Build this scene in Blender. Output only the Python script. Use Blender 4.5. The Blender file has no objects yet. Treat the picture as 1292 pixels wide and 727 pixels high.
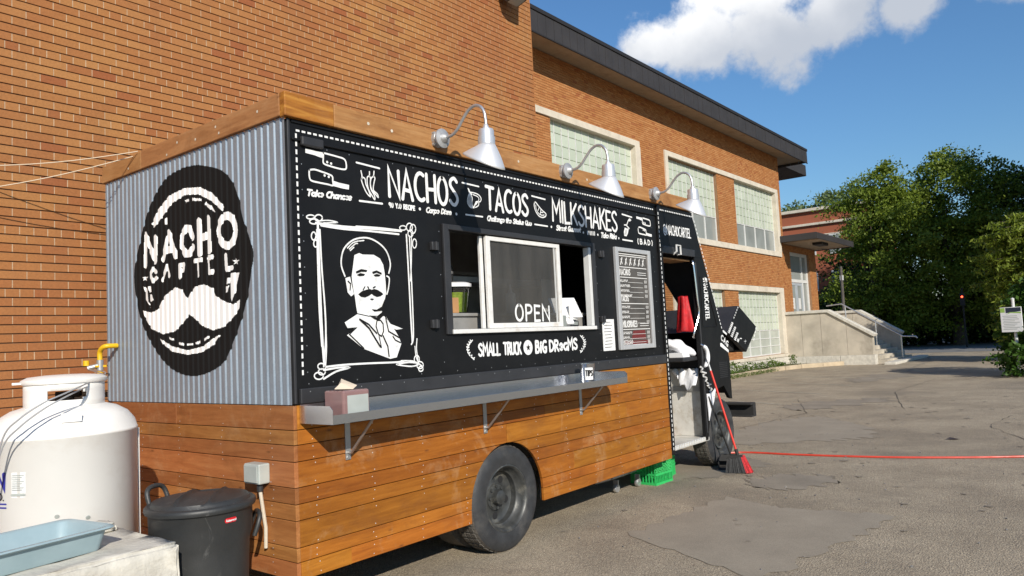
import bpy, bmesh, math, random
import numpy as np
from mathutils import Vector, Matrix
from mathutils.geometry import tessellate_polygon
random.seed(7); RNG = np.random.default_rng(7)
SC = bpy.context.scene
COL = SC.collection

# ------------------------------------------------------------------ camera
# world: X runs along the truck side (away), Y into the building, Z up; origin at the truck's near corner
CAM_LOC = (-2.695, -3.84, 1.62)
CAM_R = ((0.62526, -0.02503, -0.78002), (-0.77885, -0.08338, -0.62164), (-0.04948, 0.99620, -0.07162))
cam = bpy.data.cameras.new('camera'); cam.sensor_width = 36; cam.lens = 26.49
cam.clip_start = 0.05; cam.clip_end = 2000
camo = bpy.data.objects.new('camera', cam); COL.objects.link(camo)
camo.matrix_world = Matrix.Translation(CAM_LOC) @ Matrix(CAM_R).to_4x4()
SC.camera = camo

# ------------------------------------------------------------------ light and sky
SUN_TRAVEL = Vector((0.219, 0.336, -0.215)).normalized()
sun = bpy.data.lights.new('sun', 'SUN'); sun.energy = 5.0; sun.angle = math.radians(0.53); sun.color = (1.0, 0.93, 0.82)
suno = bpy.data.objects.new('sun', sun); COL.objects.link(suno)
suno.rotation_euler = SUN_TRAVEL.to_track_quat('-Z', 'Y').to_euler(); suno.location = (-20, -30, 30)

W = bpy.data.worlds.new('World'); SC.world = W; W.use_nodes = True
nt = W.node_tree; N = nt.nodes; L = nt.links
for n in list(N): N.remove(n)
def wmath(op, a, b=None, c=None, clamp=False):
    n = N.new('ShaderNodeMath'); n.operation = op; n.use_clamp = clamp
    for i, v in enumerate((a, b, c)):
        if v is None: continue
        if isinstance(v, (int, float)): n.inputs[i].default_value = v
        else: L.new(v, n.inputs[i])
    return n.outputs[0]
sky = N.new('ShaderNodeTexSky'); sky.sky_type = 'NISHITA'; sky.sun_disc = False
sky.sun_elevation = math.asin(-SUN_TRAVEL.z); sky.sun_rotation = math.atan2(-SUN_TRAVEL.x, -SUN_TRAVEL.y)
sky.altitude = 100; sky.air_density = 1.5; sky.dust_density = 0.0; sky.ozone_density = 10.0
tc = N.new('ShaderNodeTexCoord'); sx = N.new('ShaderNodeSeparateXYZ'); L.new(tc.outputs['Generated'], sx.inputs[0])
az = wmath('MULTIPLY', wmath('ARCTAN2', sx.outputs[1], sx.outputs[0]), 57.2958)
el = wmath('MULTIPLY', wmath('ARCSINE', sx.outputs[2]), 57.2958)
nz = N.new('ShaderNodeTexNoise'); nz.inputs['Scale'].default_value = 13; nz.inputs['Detail'].default_value = 9; nz.inputs['Roughness'].default_value = 0.6
L.new(tc.outputs['Generated'], nz.inputs['Vector'])
nz2 = N.new('ShaderNodeTexNoise'); nz2.inputs['Scale'].default_value = 9; nz2.inputs['Detail'].default_value = 7
mp = N.new('ShaderNodeMapping'); mp.inputs['Location'].default_value = (0.012, 0.03, -0.05); L.new(tc.outputs['Generated'], mp.inputs[0]); L.new(mp.outputs[0], nz2.inputs['Vector'])
# cumulus puffs: azimuth, elevation, half width, half height in degrees
PUFFS = [(26.4, 20.9, 2.9, 1.7), (23.2, 20.9, 4.0, 3.0), (18.6, 20.4, 4.6, 3.4), (14.4, 21.3, 3.8, 2.9), (17.5, 24.2, 8.5, 3.4), (9.0, 21.0, 2.5, 2.0),
         (3.0, 20.9, 2.9, 1.9), (-28, 24, 8, 4), (-55, 30, 10, 5), (-95, 18, 9, 4), (-130, 34, 11, 5), (165, 26, 10, 4), (120, 36, 9, 4), (70, 44, 9, 4)]
mask = None
for a, e, w, h in PUFFS:
    da = wmath('DIVIDE', wmath('SUBTRACT', az, a), w); de = wmath('DIVIDE', wmath('SUBTRACT', el, e), h)
    d = wmath('SUBTRACT', 1.0, wmath('SQRT', wmath('ADD', wmath('MULTIPLY', da, da), wmath('MULTIPLY', de, de))))
    mask = d if mask is None else wmath('MAXIMUM', mask, d)
dens = wmath('ADD', mask, wmath('MULTIPLY', wmath('SUBTRACT', nz.outputs[0], 0.5), 2.3))
cov = N.new('ShaderNodeMapRange'); cov.interpolation_type = 'SMOOTHSTEP'; L.new(dens, cov.inputs[0]); cov.inputs[1].default_value = -0.02; cov.inputs[2].default_value = 0.55
# brightness: thick sunlit tops white, undersides grey-blue
lit = wmath('ADD', wmath('MULTIPLY', wmath('SUBTRACT', el, 20.4), 0.16), wmath('MULTIPLY', wmath('SUBTRACT', nz2.outputs[0], 0.5), 1.5))
lit = wmath('ADD', lit, wmath('MULTIPLY', wmath('SUBTRACT', az, 17), 0.035))
litc = N.new('ShaderNodeMapRange'); litc.interpolation_type = 'SMOOTHSTEP'; L.new(lit, litc.inputs[0]); litc.inputs[1].default_value = -0.30; litc.inputs[2].default_value = 0.95
cc = N.new('ShaderNodeMix'); cc.data_type = 'RGBA'; L.new(litc.outputs[0], cc.inputs[0])
cc.inputs[6].default_value = (4.6, 5.0, 5.7, 1); cc.inputs[7].default_value = (9.6, 9.6, 9.6, 1)
mx = N.new('ShaderNodeMix'); mx.data_type = 'RGBA'; L.new(cov.outputs[0], mx.inputs[0]); L.new(sky.outputs[0], mx.inputs[6]); L.new(cc.outputs[2], mx.inputs[7])
bg = N.new('ShaderNodeBackground'); bg.inputs[1].default_value = 0.113; L.new(mx.outputs[2], bg.inputs[0])
wo = N.new('ShaderNodeOutputWorld'); L.new(bg.outputs[0], wo.inputs[0])
SC.view_settings.view_transform = 'Standard'; SC.view_settings.look = 'None'
SC.view_settings.exposure = 0.08; SC.view_settings.gamma = 1.0

# ------------------------------------------------------------------ material helpers
MATS = {}
def newmat(name):
    m = bpy.data.materials.new(name); m.use_nodes = True; MATS[name] = m
    return m, m.node_tree, m.node_tree.nodes['Principled BSDF']
def nd(t, kind, **kw):
    n = t.nodes.new('ShaderNode' + kind)
    for k, v in kw.items():
        if k in n.inputs: n.inputs[k].default_value = v
        else: setattr(n, k, v)
    return n
def ramp(t, fac, stops):
    r = t.nodes.new('ShaderNodeValToRGB'); e = r.color_ramp.elements
    while len(e) < len(stops): e.new(0.5)
    for i, (p, c) in enumerate(stops): e[i].position = p; e[i].color = tuple(c) + (1,) if len(c) == 3 else c
    t.links.new(fac, r.inputs[0]); return r.outputs[0]
def mixc(t, fac, a, b, mode='MIX'):
    n = t.nodes.new('ShaderNodeMix'); n.data_type = 'RGBA'; n.blend_type = mode
    for s, v in ((0, fac), (6, a), (7, b)):
        if isinstance(v, (int, float)): n.inputs[s].default_value = v
        elif isinstance(v, tuple): n.inputs[s].default_value = v if len(v) == 4 else v + (1,)
        else: t.links.new(v, n.inputs[s])
    return n.outputs[2]
def mth(t, op, a, b=0.0, clamp=False):
    n = t.nodes.new('ShaderNodeMath'); n.operation = op; n.use_clamp = clamp
    for i, v in enumerate((a, b)):
        if isinstance(v, (int, float)): n.inputs[i].default_value = v
        else: t.links.new(v, n.inputs[i])
    return n.outputs[0]
def objco(t, scale=(1, 1, 1), world=False):
    if world:
        g = t.nodes.new('ShaderNodeNewGeometry'); src = g.outputs['Position']
    else:
        g = t.nodes.new('ShaderNodeTexCoord'); src = g.outputs['Object']
    mp = t.nodes.new('ShaderNodeMapping'); mp.inputs['Scale'].default_value = scale
    t.links.new(src, mp.inputs[0]); return mp.outputs[0]
def noise(t, co, scale, detail=4, rough=0.55, dist=0.0):
    n = nd(t, 'TexNoise', Scale=scale, Detail=detail, Roughness=rough, Distortion=dist); t.links.new(co, n.inputs['Vector']); return n.outputs[0]
def bump(t, b, h, strength=0.3, dist=0.01):
    n = nd(t, 'Bump', Strength=strength, Distance=dist); t.links.new(h, n.inputs['Height']); t.links.new(n.outputs[0], b.inputs['Normal'])
def rnd(t):
    """random value per piece: per object and per loose mesh island"""
    o = t.nodes.new('ShaderNodeObjectInfo'); g = t.nodes.new('ShaderNodeNewGeometry')
    return mth(t, 'FRACT', mth(t, 'ADD', o.outputs['Random'], g.outputs['Random Per Island']))
def simple(name, col, rough=0.5, metal=0.0, var=0.0, vscale=6.0, bmp=0.0, bscale=60.0, spec=0.5, dirt=None, dscale=3.0):
    m, t, b = newmat(name)
    b.inputs['Roughness'].default_value = rough; b.inputs['Metallic'].default_value = metal; b.inputs['Specular IOR Level'].default_value = spec
    co = objco(t, world=True); c = col
    out = None
    if var:
        f = noise(t, co, vscale, 5)
        out = ramp(t, f, [(0.3, tuple(x * (1 - var) for x in col)), (0.7, tuple(min(1, x * (1 + var)) for x in col))])
    if dirt:
        f2 = ramp(t, noise(t, co, dscale, 7, 0.7), [(0.52, (0, 0, 0)), (0.72, (1, 1, 1))])
        out = mixc(t, f2, out if out else tuple(col), tuple(dirt))
    if out: t.links.new(out, b.inputs['Base Color'])
    else: b.inputs['Base Color'].default_value = tuple(col) + (1,)
    if var:
        t.links.new(mth(t, 'ADD', mth(t, 'MULTIPLY', noise(t, co, vscale * 2.3, 4), 0.3), rough - 0.15, True), b.inputs['Roughness'])
    if bmp: bump(t, b, noise(t, co, bscale, 4), bmp, 0.01)
    return m

# brick: tan-orange facing brick with big piece-to-piece variation
def brick_mat(name, lo, mid, hi, odd, big=True):
    m, t, b = newmat(name); r = rnd(t)
    c = ramp(t, r, [(0.0, odd), (0.07, lo), (0.45, mid), (0.85, hi), (1.0, lo)])
    co = objco(t, world=True)
    if big:
        f = ramp(t, noise(t, co, 0.42, 4), [(0.36, (0, 0, 0)), (0.60, (1, 1, 1))])
        c = mixc(t, mth(t, 'MULTIPLY', f, 0.6), c, (0.30, 0.105, 0.040))
    sk = ramp(t, noise(t, objco(t, (1.6, 1.6, 0.22), True), 1.5, 6, 0.65), [(0.50, (0, 0, 0)), (0.72, (1, 1, 1))]); c = mixc(t, mth(t, 'MULTIPLY', sk, 0.28), c, (0.23, 0.11, 0.05))
    c = mixc(t, 0.35, c, ramp(t, noise(t, co, 55, 5), [(0.25, (0.55, 0.5, 0.45)), (0.75, (1.25, 1.2, 1.15))]), 'MULTIPLY')
    t.links.new(c, b.inputs['Base Color']); b.inputs['Roughness'].default_value = 0.85; b.inputs['Specular IOR Level'].default_value = 0.25
    bump(t, b, noise(t, co, 140, 4), 0.25, 0.004); return m
brick_mat('brick', (0.335, 0.142, 0.048), (0.375, 0.176, 0.058), (0.41, 0.202, 0.070), (0.28, 0.09, 0.034))
brick_mat('brick_far', (0.36, 0.148, 0.05), (0.40, 0.175, 0.062), (0.44, 0.21, 0.082), (0.31, 0.11, 0.042), False)
brick_mat('brick_red', (0.24, 0.06, 0.03), (0.30, 0.085, 0.045), (0.34, 0.11, 0.06), (0.18, 0.04, 0.03), False)
simple('mortar_deep', (0.17, 0.10, 0.06), 0.95)
simple('mortar', (0.46, 0.33, 0.21), 0.95, var=0.15, vscale=20, bmp=0.3, bscale=200)
simple('mortar_far', (0.26, 0.15, 0.08), 0.95, var=0.15, vscale=10)
simple('limestone', (0.58, 0.52, 0.42), 0.85, var=0.10, vscale=3, bmp=0.15, dirt=(0.42, 0.37, 0.29), dscale=1.2)
simple('concrete', (0.46, 0.41, 0.33), 0.9, var=0.22, vscale=1.3, bmp=0.25, bscale=40, dirt=(0.30, 0.265, 0.21), dscale=0.9)
simple('concrete_pale', (0.56, 0.53, 0.46), 0.92, var=0.14, vscale=9, bmp=0.6, bscale=45, dirt=(0.40, 0.37, 0.31), dscale=6)
simple('kerb_stone', (0.47, 0.38, 0.26), 0.9, var=0.2, vscale=2, bmp=0.3)
simple('fascia', (0.040, 0.037, 0.037), 0.6, var=0.12, vscale=2, spec=0.25)
simple('fascia_cap', (0.024, 0.023, 0.024), 0.6, spec=0.25)
simple('soffit', (0.34, 0.27, 0.19), 0.85, var=0.15, vscale=1.5, dirt=(0.2, 0.14, 0.09), dscale=1.5)
simple('alu_white', (0.62, 0.62, 0.60), 0.4, var=0.08, vscale=5)
simple('dark_void', (0.012, 0.012, 0.013), 0.8)

# glass blocks: pale green ribbed glass
m, t, b = newmat('glass_block')
r = rnd(t); co = objco(t, world=True)
c = ramp(t, r, [(0, (0.45, 0.50, 0.395)), (0.5, (0.52, 0.57, 0.45)), (1, (0.58, 0.63, 0.51))])
c = mixc(t, mth(t, 'MULTIPLY', noise(t, co, 9, 4), 0.5), c, (0.40, 0.45, 0.36))
t.links.new(c, b.inputs['Base Color']); b.inputs['Roughness'].default_value = 0.22; b.inputs['Specular IOR Level'].default_value = 0.6
wv = nd(t, 'TexWave', Scale=14.0, Distortion=0.3); wv.bands_direction = 'X'; t.links.new(co, wv.inputs['Vector']); bump(t, b, wv.outputs[1], 0.12, 0.01)
simple('pane_far', (0.27, 0.29, 0.275), 0.12, var=0.18, vscale=0.8, spec=0.7)
simple('pane_frost', (0.40, 0.43, 0.38), 0.2, var=0.15, vscale=1.2, spec=0.6)

# ------------------------------------------------------------------ mesh helpers
def link(name, me, parent=None, mats=()):
    o = bpy.data.objects.new(name, me); COL.objects.link(o)
    for mm in mats: me.materials.append(MATS[mm] if isinstance(mm, str) else mm)
    if parent is not None:
        o.parent = parent
        if parent.type == 'EMPTY': o.matrix_parent_inverse = Matrix.Translation(-parent.location)
    return o
def thing(name, label, cat, loc=(0, 0, 0), group=None):
    o = bpy.data.objects.new(name, None); COL.objects.link(o); o.location = loc; o.empty_display_size = 0.2
    o['label'] = label; o['category'] = cat
    if group: o['group'] = group
    return o
def tag(o, label, cat, group=None):
    o['label'] = label; o['category'] = cat
    if group: o['group'] = group
    return o
def frame_of(d):
    d = Vector(d).normalized(); up = Vector((0, 0, 1)) if abs(d.z) < 0.95 else Vector((1, 0, 0))
    a = d.cross(up).normalized(); return a, d.cross(a).normalized(), d
class MB:
    def __init__(s): s.v = []; s.f = []; s.mi = []; s.sm = []
    def add(s, vs, fs, mi=0, smooth=False):
        o = len(s.v); s.v += [tuple(x) for x in vs]
        for f in fs: s.f.append(tuple(i + o for i in f)); s.mi.append(mi); s.sm.append(smooth)
        return s
    def box(s, x0, x1, y0, y1, z0, z1, mi=0, M=None):
        vs = [(x0, y0, z0), (x1, y0, z0), (x1, y1, z0), (x0, y1, z0), (x0, y0, z1), (x1, y0, z1), (x1, y1, z1), (x0, y1, z1)]
        if M: vs = [M @ Vector(v) for v in vs]
        return s.add(vs, [(0, 3, 2, 1), (4, 5, 6, 7), (0, 1, 5, 4), (1, 2, 6, 5), (2, 3, 7, 6), (3, 0, 4, 7)], mi)
    def tube(s, pts, r, n=8, mi=0, cap=True, smooth=True):
        pts = [Vector(p) for p in pts]; rs = r if isinstance(r, (list, tuple)) else [r] * len(pts)
        vs = []; a = None
        for i, p in enumerate(pts):
            d = (pts[min(i + 1, len(pts) - 1)] - pts[max(i - 1, 0)])
            if d.length < 1e-9: d = Vector((0, 0, 1))
            d.normalize()
            if a is None: a, b, _ = frame_of(d)
            else:
                a = (a - d * a.dot(d))
                if a.length < 1e-6: a, b, _ = frame_of(d)
                a.normalize(); b = d.cross(a)
            for k in range(n):
                q = 2 * math.pi * k / n; vs.append(p + (a * math.cos(q) + b * math.sin(q)) * rs[i])
        fs = []
        for i in range(len(pts) - 1):
            for k in range(n):
                k2 = (k + 1) % n; fs.append((i * n + k, i * n + k2, (i + 1) * n + k2, (i + 1) * n + k))
        s.add(vs, fs, mi, smooth)
        if cap:
            o = len(s.v) - len(vs)
            s.f.append(tuple(o + k for k in reversed(range(n)))); s.mi.append(mi); s.sm.append(False)
            s.f.append(tuple(o + (len(pts) - 1) * n + k for k in range(n))); s.mi.append(mi); s.sm.append(False)
        return s
    def lathe(s, prof, M=None, n=32, mi=0, cap0=False, cap1=False, smooth=True):
        """profile of (radius, height); M places the Z axis"""
        M = M or Matrix.Identity(4); vs = []
        for r, z in prof:
            for k in range(n):
                q = 2 * math.pi * k / n; vs.append(M @ Vector((r * math.cos(q), r * math.sin(q), z)))
        fs = []
        for i in range(len(prof) - 1):
            for k in range(n):
                k2 = (k + 1) % n; fs.append((i * n + k, i * n + k2, (i + 1) * n + k2, (i + 1) * n + k))
        if cap0: fs.append(tuple(reversed(range(n))))
        if cap1: fs.append(tuple((len(prof) - 1) * n + k for k in range(n)))
        return s.add(vs, fs, mi, smooth)
    def prism(s, poly, fn, d0, d1, mi=0):
        """extrude a 2D polygon: fn(u, v, depth) -> point"""
        n = len(poly); vs = [fn(u, v, d0) for u, v in poly] + [fn(u, v, d1) for u, v in poly]
        tris = tessellate_polygon([[Vector((u, v, 0)) for u, v in poly]])
        fs = [tuple(q) for q in tris] + [tuple(n + i for i in reversed(q)) for q in tris]
        fs += [(i, (i + 1) % n, n + (i + 1) % n, n + i) for i in range(n)]
        return s.add(vs, fs, mi)
    def build(s, name, mats, parent=None, bevel=0.0, sharp=40, fix=True):
        me = bpy.data.meshes.new(name); me.from_pydata(s.v, [], s.f)
        me.polygons.foreach_set('material_index', s.mi); me.polygons.foreach_set('use_smooth', s.sm)
        if fix:
            bm = bmesh.new(); bm.from_mesh(me); bmesh.ops.recalc_face_normals(bm, faces=bm.faces); bm.to_mesh(me); bm.free()
        me.update()
        if any(s.sm): me.set_sharp_from_angle(angle=math.radians(sharp))
        o = link(name, me, parent, mats if isinstance(mats, (list, tuple)) else (mats,))
        if bevel:
            bv = o.modifiers.new('bevel', 'BEVEL'); bv.width = bevel; bv.segments = 2; bv.limit_method = 'ANGLE'; bv.angle_limit = math.radians(50)
        return o
def fast_mesh(name, V, F, mats, parent=None, mi=None):
    """V (n,3) array, F (m,4) quad index array"""
    me = bpy.data.meshes.new(name); V = np.asarray(V, np.float32); F = np.asarray(F, np.int32)
    me.vertices.add(len(V)); me.vertices.foreach_set('co', V.ravel())
    me.loops.add(F.size); me.loops.foreach_set('vertex_index', F.ravel())
    me.polygons.add(len(F)); me.polygons.foreach_set('loop_start', np.arange(0, F.size, 4, dtype=np.int32))
    if mi is not None: me.polygons.foreach_set('material_index', np.asarray(mi, np.int32))
    me.update(calc_edges=True); me.shade_flat(); return link(name, me, parent, mats if isinstance(mats, (list, tuple)) else (mats,))
def rot(ax, deg): return Matrix.Rotation(math.radians(deg), 4, ax)
def T(*p): return Matrix.Translation(p)

# ================================================================== THE SETTING
# ---- asphalt ground
m, t, b = newmat('asphalt'); co = objco(t, world=True)
base = ramp(t, noise(t, co, 0.8, 8, 0.68), [(0.36, (0.285, 0.240, 0.180)), (0.55, (0.375, 0.318, 0.238)), (0.75, (0.45, 0.385, 0.29))])
agg = ramp(t, noise(t, co, 95, 3, 0.7), [(0.32, (0.42, 0.42, 0.42)), (0.5, (0.98, 0.98, 0.98)), (0.7, (1.6, 1.57, 1.5))])
vo = nd(t, 'TexVoronoi', Scale=75.0); t.links.new(co, vo.inputs['Vector'])
agg2 = ramp(t, vo.outputs['Color'], [(0.1, (0.62, 0.60, 0.58)), (0.9, (1.35, 1.32, 1.25))])
base = mixc(t, 0.75, base, agg, 'MULTIPLY'); base = mixc(t, 0.6, base, agg2, 'MULTIPLY')
st = ramp(t, noise(t, co, 0.33, 6, 0.62, 0.6), [(0.55, (0, 0, 0)), (0.70, (1, 1, 1))])
base = mixc(t, mth(t, 'MULTIPLY', st, 0.6), base, (0.20, 0.170, 0.132))
st2 = ramp(t, noise(t, co, 1.7, 5, 0.6, 0.4), [(0.60, (0, 0, 0)), (0.72, (1, 1, 1))])
base = mixc(t, mth(t, 'MULTIPLY', st2, 0.4), base, (0.23, 0.197, 0.152))
t.links.new(base, b.inputs['Base Color']); b.inputs['Roughness'].default_value = 0.9; b.inputs['Specular IOR Level'].default_value = 0.3
bump(t, b, mth(t, 'ADD', noise(t, co, 110, 3, 0.7), vo.outputs['Distance']), 0.7, 0.012)
def patch_mat(name, lo, hi):
    m, t, b = newmat(name); co = objco(t, world=True)
    c = ramp(t, noise(t, co, 2.2, 6, 0.62), [(0.3, lo), (0.7, hi)])
    c = mixc(t, 0.6, c, ramp(t, noise(t, co, 160, 3, 0.7), [(0.35, (0.6, 0.6, 0.6)), (0.65, (1.3, 1.3, 1.28))]), 'MULTIPLY')
    t.links.new(c, b.inputs['Base Color']); b.inputs['Roughness'].default_value = 0.88
    bump(t, b, noise(t, co, 150, 3, 0.7), 0.5, 0.006)
patch_mat('asphalt_patch', (0.265, 0.226, 0.172), (0.33, 0.283, 0.216))
patch_mat('asphalt_stain', (0.21, 0.178, 0.136), (0.30, 0.255, 0.195))
patch_mat('road_grey', (0.17, 0.165, 0.16), (0.21, 0.205, 0.2))
simple('line_paint', (0.36, 0.325, 0.25), 0.85, var=0.25, vscale=8)
g = MB(); g.add([(-60, -160, 0), (420, -160, 0), (420, 260, 0), (-60, 260, 0)], [(0, 1, 2, 3)])
o = g.build('ground', 'asphalt'); o['kind'] = 'structure'
def blob(name, pts, z, mat, jag=0.04, sub=14, kind='structure'):
    P = []; n = len(pts); rr = random.Random(len(name) + int(pts[0][0] * 100))
    for i in range(n):
        a, c = Vector(pts[i]), Vector(pts[(i + 1) % n])
        for k in range(sub):
            q = a.lerp(c, k / sub); w_ = jag * 1.6 * math.sin(k * 1.3 + i * 2.1); P.append((q.x + rr.uniform(-jag, jag) * .7 + w_ * .6, q.y + rr.uniform(-jag, jag) * .7 + w_))
    b = MB(); tr = tessellate_polygon([[Vector((x, y, 0)) for x, y in P]])
    b.add([(x, y, z) for x, y in P], [tuple(q) for q in tr])
    me = b.build(name, mat)
    if me.data.polygons and me.data.polygons[0].normal.z < 0: me.data.flip_normals()
    me['kind'] = kind; return me
blob('asphalt_patch', [(2.15, -1.9), (3.5, -2.15), (4.35, -2.25), (4.2, -1.35), (4.45, -0.72), (3.6, -0.62), (2.75, -0.58)], 0.004, 'asphalt_patch', 0.03)
blob('asphalt_patch', [(7.6, 0.75), (8.6, -0.6), (9.1, -1.0), (10.4, -0.55), (11.6, 0.6), (10.6, 1.1), (9.0, 1.15)], 0.004, 'asphalt_patch', 0.06)
blob('oil_stain', [(4.95, -1.15), (5.6, -1.45), (5.95, -1.25), (5.75, -0.75), (5.35, -0.55), (5.0, -0.75)], 0.004, 'asphalt_stain', 0.05)
blob('oil_stain', [(20.0, 2.0), (22.5, 1.1), (24.5, 1.5), (23.5, 2.4), (21, 2.6)], 0.004, 'asphalt_stain', 0.12)
blob('oil_stain', [(12.4, 1.2), (14.6, 0.0), (15.4, 0.35), (14.2, 1.5), (13.1, 1.8)], 0.004, 'asphalt_stain', 0.10)
blob('damp_stain', [(4.1, 0.75), (5.5, -0.25), (6.4, -0.42), (6.9, 0.1), (6.3, 0.6), (5.2, 0.9)], 0.003, 'asphalt_stain', 0.05)
r_ = MB(); r_.add([(41.5, -60, 0.006), (60, -60, 0.006), (60, 80, 0.006), (41.5, 80, 0.006)], [(0, 1, 2, 3)])
o = r_.build('road', 'road_grey'); o['kind'] = 'structure'
# painted parking lines (worn)
def pline(x0, y0, x1, y1, w=0.10):
    d = Vector((x1 - x0, y1 - y0)); nn = Vector((-d.y, d.x)).normalized() * w / 2; b = MB()
    b.add([(x0 - nn.x, y0 - nn.y, 0.005), (x1 - nn.x, y1 - nn.y, 0.005), (x1 + nn.x, y1 + nn.y, 0.005), (x0 + nn.x, y0 + nn.y, 0.005)], [(0, 1, 2, 3)])
    o = b.build('parking_line', 'line_paint'); o['kind'] = 'structure'
for xx in (10.9, 13.6, 16.3, 19.0, 21.7): pline(xx + 1.7, 5.6, xx, 1.9)
# thin crack sealed across the lot
b = MB(); pts = [(24.5, 1.6, 0.004), (28, 2.0, 0.004), (32, 2.2, 0.004), (36, 2.9, 0.004), (40, 3.4, 0.004)]
blob('crack_seal', [(p[0], p[1]) for p in pts] + [(p[0], p[1] + 0.12) for p in reversed(pts)], 0.0045, 'asphalt_stain', 0.03)
def crack(pts, w=0.012):
    rr = random.Random(int(pts[0][0] * 31)); P = []
    for a, c in zip(pts, pts[1:]):
        for k in range(9): f = k / 9; P.append((a[0] + (c[0] - a[0]) * f + rr.uniform(-.035, .035), a[1] + (c[1] - a[1]) * f + rr.uniform(-.035, .035)))
    b = MB(); V_ = []
    for i, p in enumerate(P):
        q = P[min(i + 1, len(P) - 1)]; r0 = P[max(i - 1, 0)]; d = Vector((q[0] - r0[0], q[1] - r0[1])).normalized(); ww = w * rr.uniform(.3, 1) * (0.3 if i in (0, len(P) - 1) else 1); V_ += [(p[0] - d.y * ww, p[1] + d.x * ww, 0.0062), (p[0] + d.y * ww, p[1] - d.x * ww, 0.0062)]
    b.add(V_, [(2 * i, 2 * i + 1, 2 * i + 3, 2 * i + 2) for i in range(len(P) - 1)]); o = b.build('crack', 'crack_dark'); o['kind'] = 'structure'
simple('crack_dark', (0.055, 0.046, 0.036), 0.95)
for pts in ([(9.5, 1.2), (12.0, 0.9), (15.5, 2.2)], [(13, -0.6), (17, 0.4), (22.5, 0.2)], [(8.6, -3.0), (10.8, -2.2), (12.5, -2.4)]): crack(pts, 0.007)
b = MB(); rr = random.Random(21)
for k in range(130):
    x, y = rr.uniform(2.5, 16), rr.uniform(-3.2, 2.2)
    if y > 0.1 and x < 7.5: continue
    r_ = rr.uniform(.008, .035) * (1 + .05 * x); n_ = 9; b.add([(x + r_ * rr.uniform(.6, 1.3) * math.cos(6.283 * q / n_), y + r_ * rr.uniform(.6, 1.3) * math.sin(6.283 * q / n_), 0.0068) for q in range(n_)], [tuple(range(n_))])
o = b.build('oil_drips', 'asphalt_stain', fix=False); o['kind'] = 'stuff'; o['label'] = 'scattered dark oil drips on the asphalt'
b = MB()
for k in range(170):
    x, y = rr.uniform(2.2, 13), rr.uniform(-3.4, 2.0)
    if y > -0.05 and x < 7.3: continue
    s_ = rr.uniform(.003, .008); Mg = T(x, y, .004 + s_ * .4) @ rot('Z', rr.uniform(0, 360)) @ rot('X', rr.uniform(0, 90)); b.box(-s_, s_, -s_ * .7, s_ * .7, -s_ * .5, s_ * .5, M=Mg)
o = b.build('grit', 'road_grey', fix=False); o['kind'] = 'stuff'; o['label'] = 'loose grit scattered over the asphalt'
# kerb in front of the far wall, in separate stones, curving round to the steps
kp = [(17.0, 6.5), (21.5, 6.5), (25.0, 6.55), (27.0, 6.42), (28.4, 6.1), (29.3, 5.5), (30.1, 5.05)]
def along(pts, step):
    out = []; acc = [0]
    for a, c in zip(pts, pts[1:]): acc.append(acc[-1] + math.dist(a, c))
    k = 0; s_ = 0
    while s_ <= acc[-1] + 1e-6:
        while k < len(pts) - 2 and s_ > acc[k + 1]: k += 1
        f = (s_ - acc[k]) / (acc[k + 1] - acc[k]); out.append((pts[k][0] + (pts[k + 1][0] - pts[k][0]) * f, pts[k][1] + (pts[k + 1][1] - pts[k][1]) * f)); s_ += step
    return out
kb = thing('kerb', 'sandy stone kerb along the foot of the far brick wall', 'kerb', (17, 6.5, 0))
ks = along(kp, 1.12)
for a, c in zip(ks, ks[1:]):
    d = Vector((c[0] - a[0], c[1] - a[1])); ang = math.atan2(d.y, d.x); h = random.uniform(0.135, 0.165)
    b = MB(); b.box(0.012, d.length - 0.012, -0.02, 0.22, -0.02, h, M=T(a[0], a[1], 0) @ Matrix.Rotation(ang + random.uniform(-.02, .02), 4, 'Z'))
    b.build('kerb_stone', 'kerb_stone', kb, bevel=0.03)
m, t, b_ = newmat('soil'); co = objco(t, world=True)
t.links.new(ramp(t, noise(t, co, 5, 6), [(0.35, (0.07, 0.055, 0.032)), (0.65, (0.14, 0.12, 0.07))]), b_.inputs['Base Color']); b_.inputs['Roughness'].default_value = 0.95
b = MB(); b.add([(17, 6.7, 0.1), (27.0, 6.62, 0.1), (28.6, 6.3, 0.1), (30.2, 5.2, 0.1), (30.2, 7.4, 0.1), (17, 7.4, 0.1)], [(0, 1, 2, 3, 4, 5)])
o = b.build('planting_strip', 'soil'); o['kind'] = 'structure'

# ================================================================== BRICK BUILDING
bld = thing('brick_building', 'two storey orange brick building with glass block windows and dark flat roof edge', 'building', (6.3, 7.4, 0))
CO, BL = 0.0693, 0.197         # course height, stretcher pitch
JT = 0.010
def lay(x0, x1, z0, z1, holes, header_phase=3, bond_header=7):
    """list of (xa, xb, z, dz) bricks of a running bond wall with a header course every seventh"""
    out = []; n = int((z1 - z0) / CO)
    rr = random.Random(int(x0 * 10) + n)
    for i in range(n):
        z = z0 + i * CO; head = (i % bond_header) == header_phase
        p = BL / 2 if head else BL
        off = (i % 2) * BL / 2 + (BL / 4 if head else 0)
        iv = [(x0, x1)]
        for hx0, hx1, hz0, hz1 in holes:
            if z + CO * 0.6 > hz0 and z + CO * 0.4 < hz1:
                nv = []
                for a, c in iv:
                    if hx0 > a: nv.append((a, min(c, hx0)))
                    if hx1 < c: nv.append((max(a, hx1), c))
                iv = [q for q in nv if q[1] - q[0] > 0.02]
        for a, c in iv:
            k = math.floor((a - off) / p)
            while off + k * p < c:
                xa = max(a, off + k * p + 0.0036); xb = min(c, off + (k + 1) * p - 0.0036)
                if xb - xa > 0.03: out.append((xa, xb, z + JT * 0.5, z + CO - JT * 0.5))
                k += 1
    return out
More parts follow.
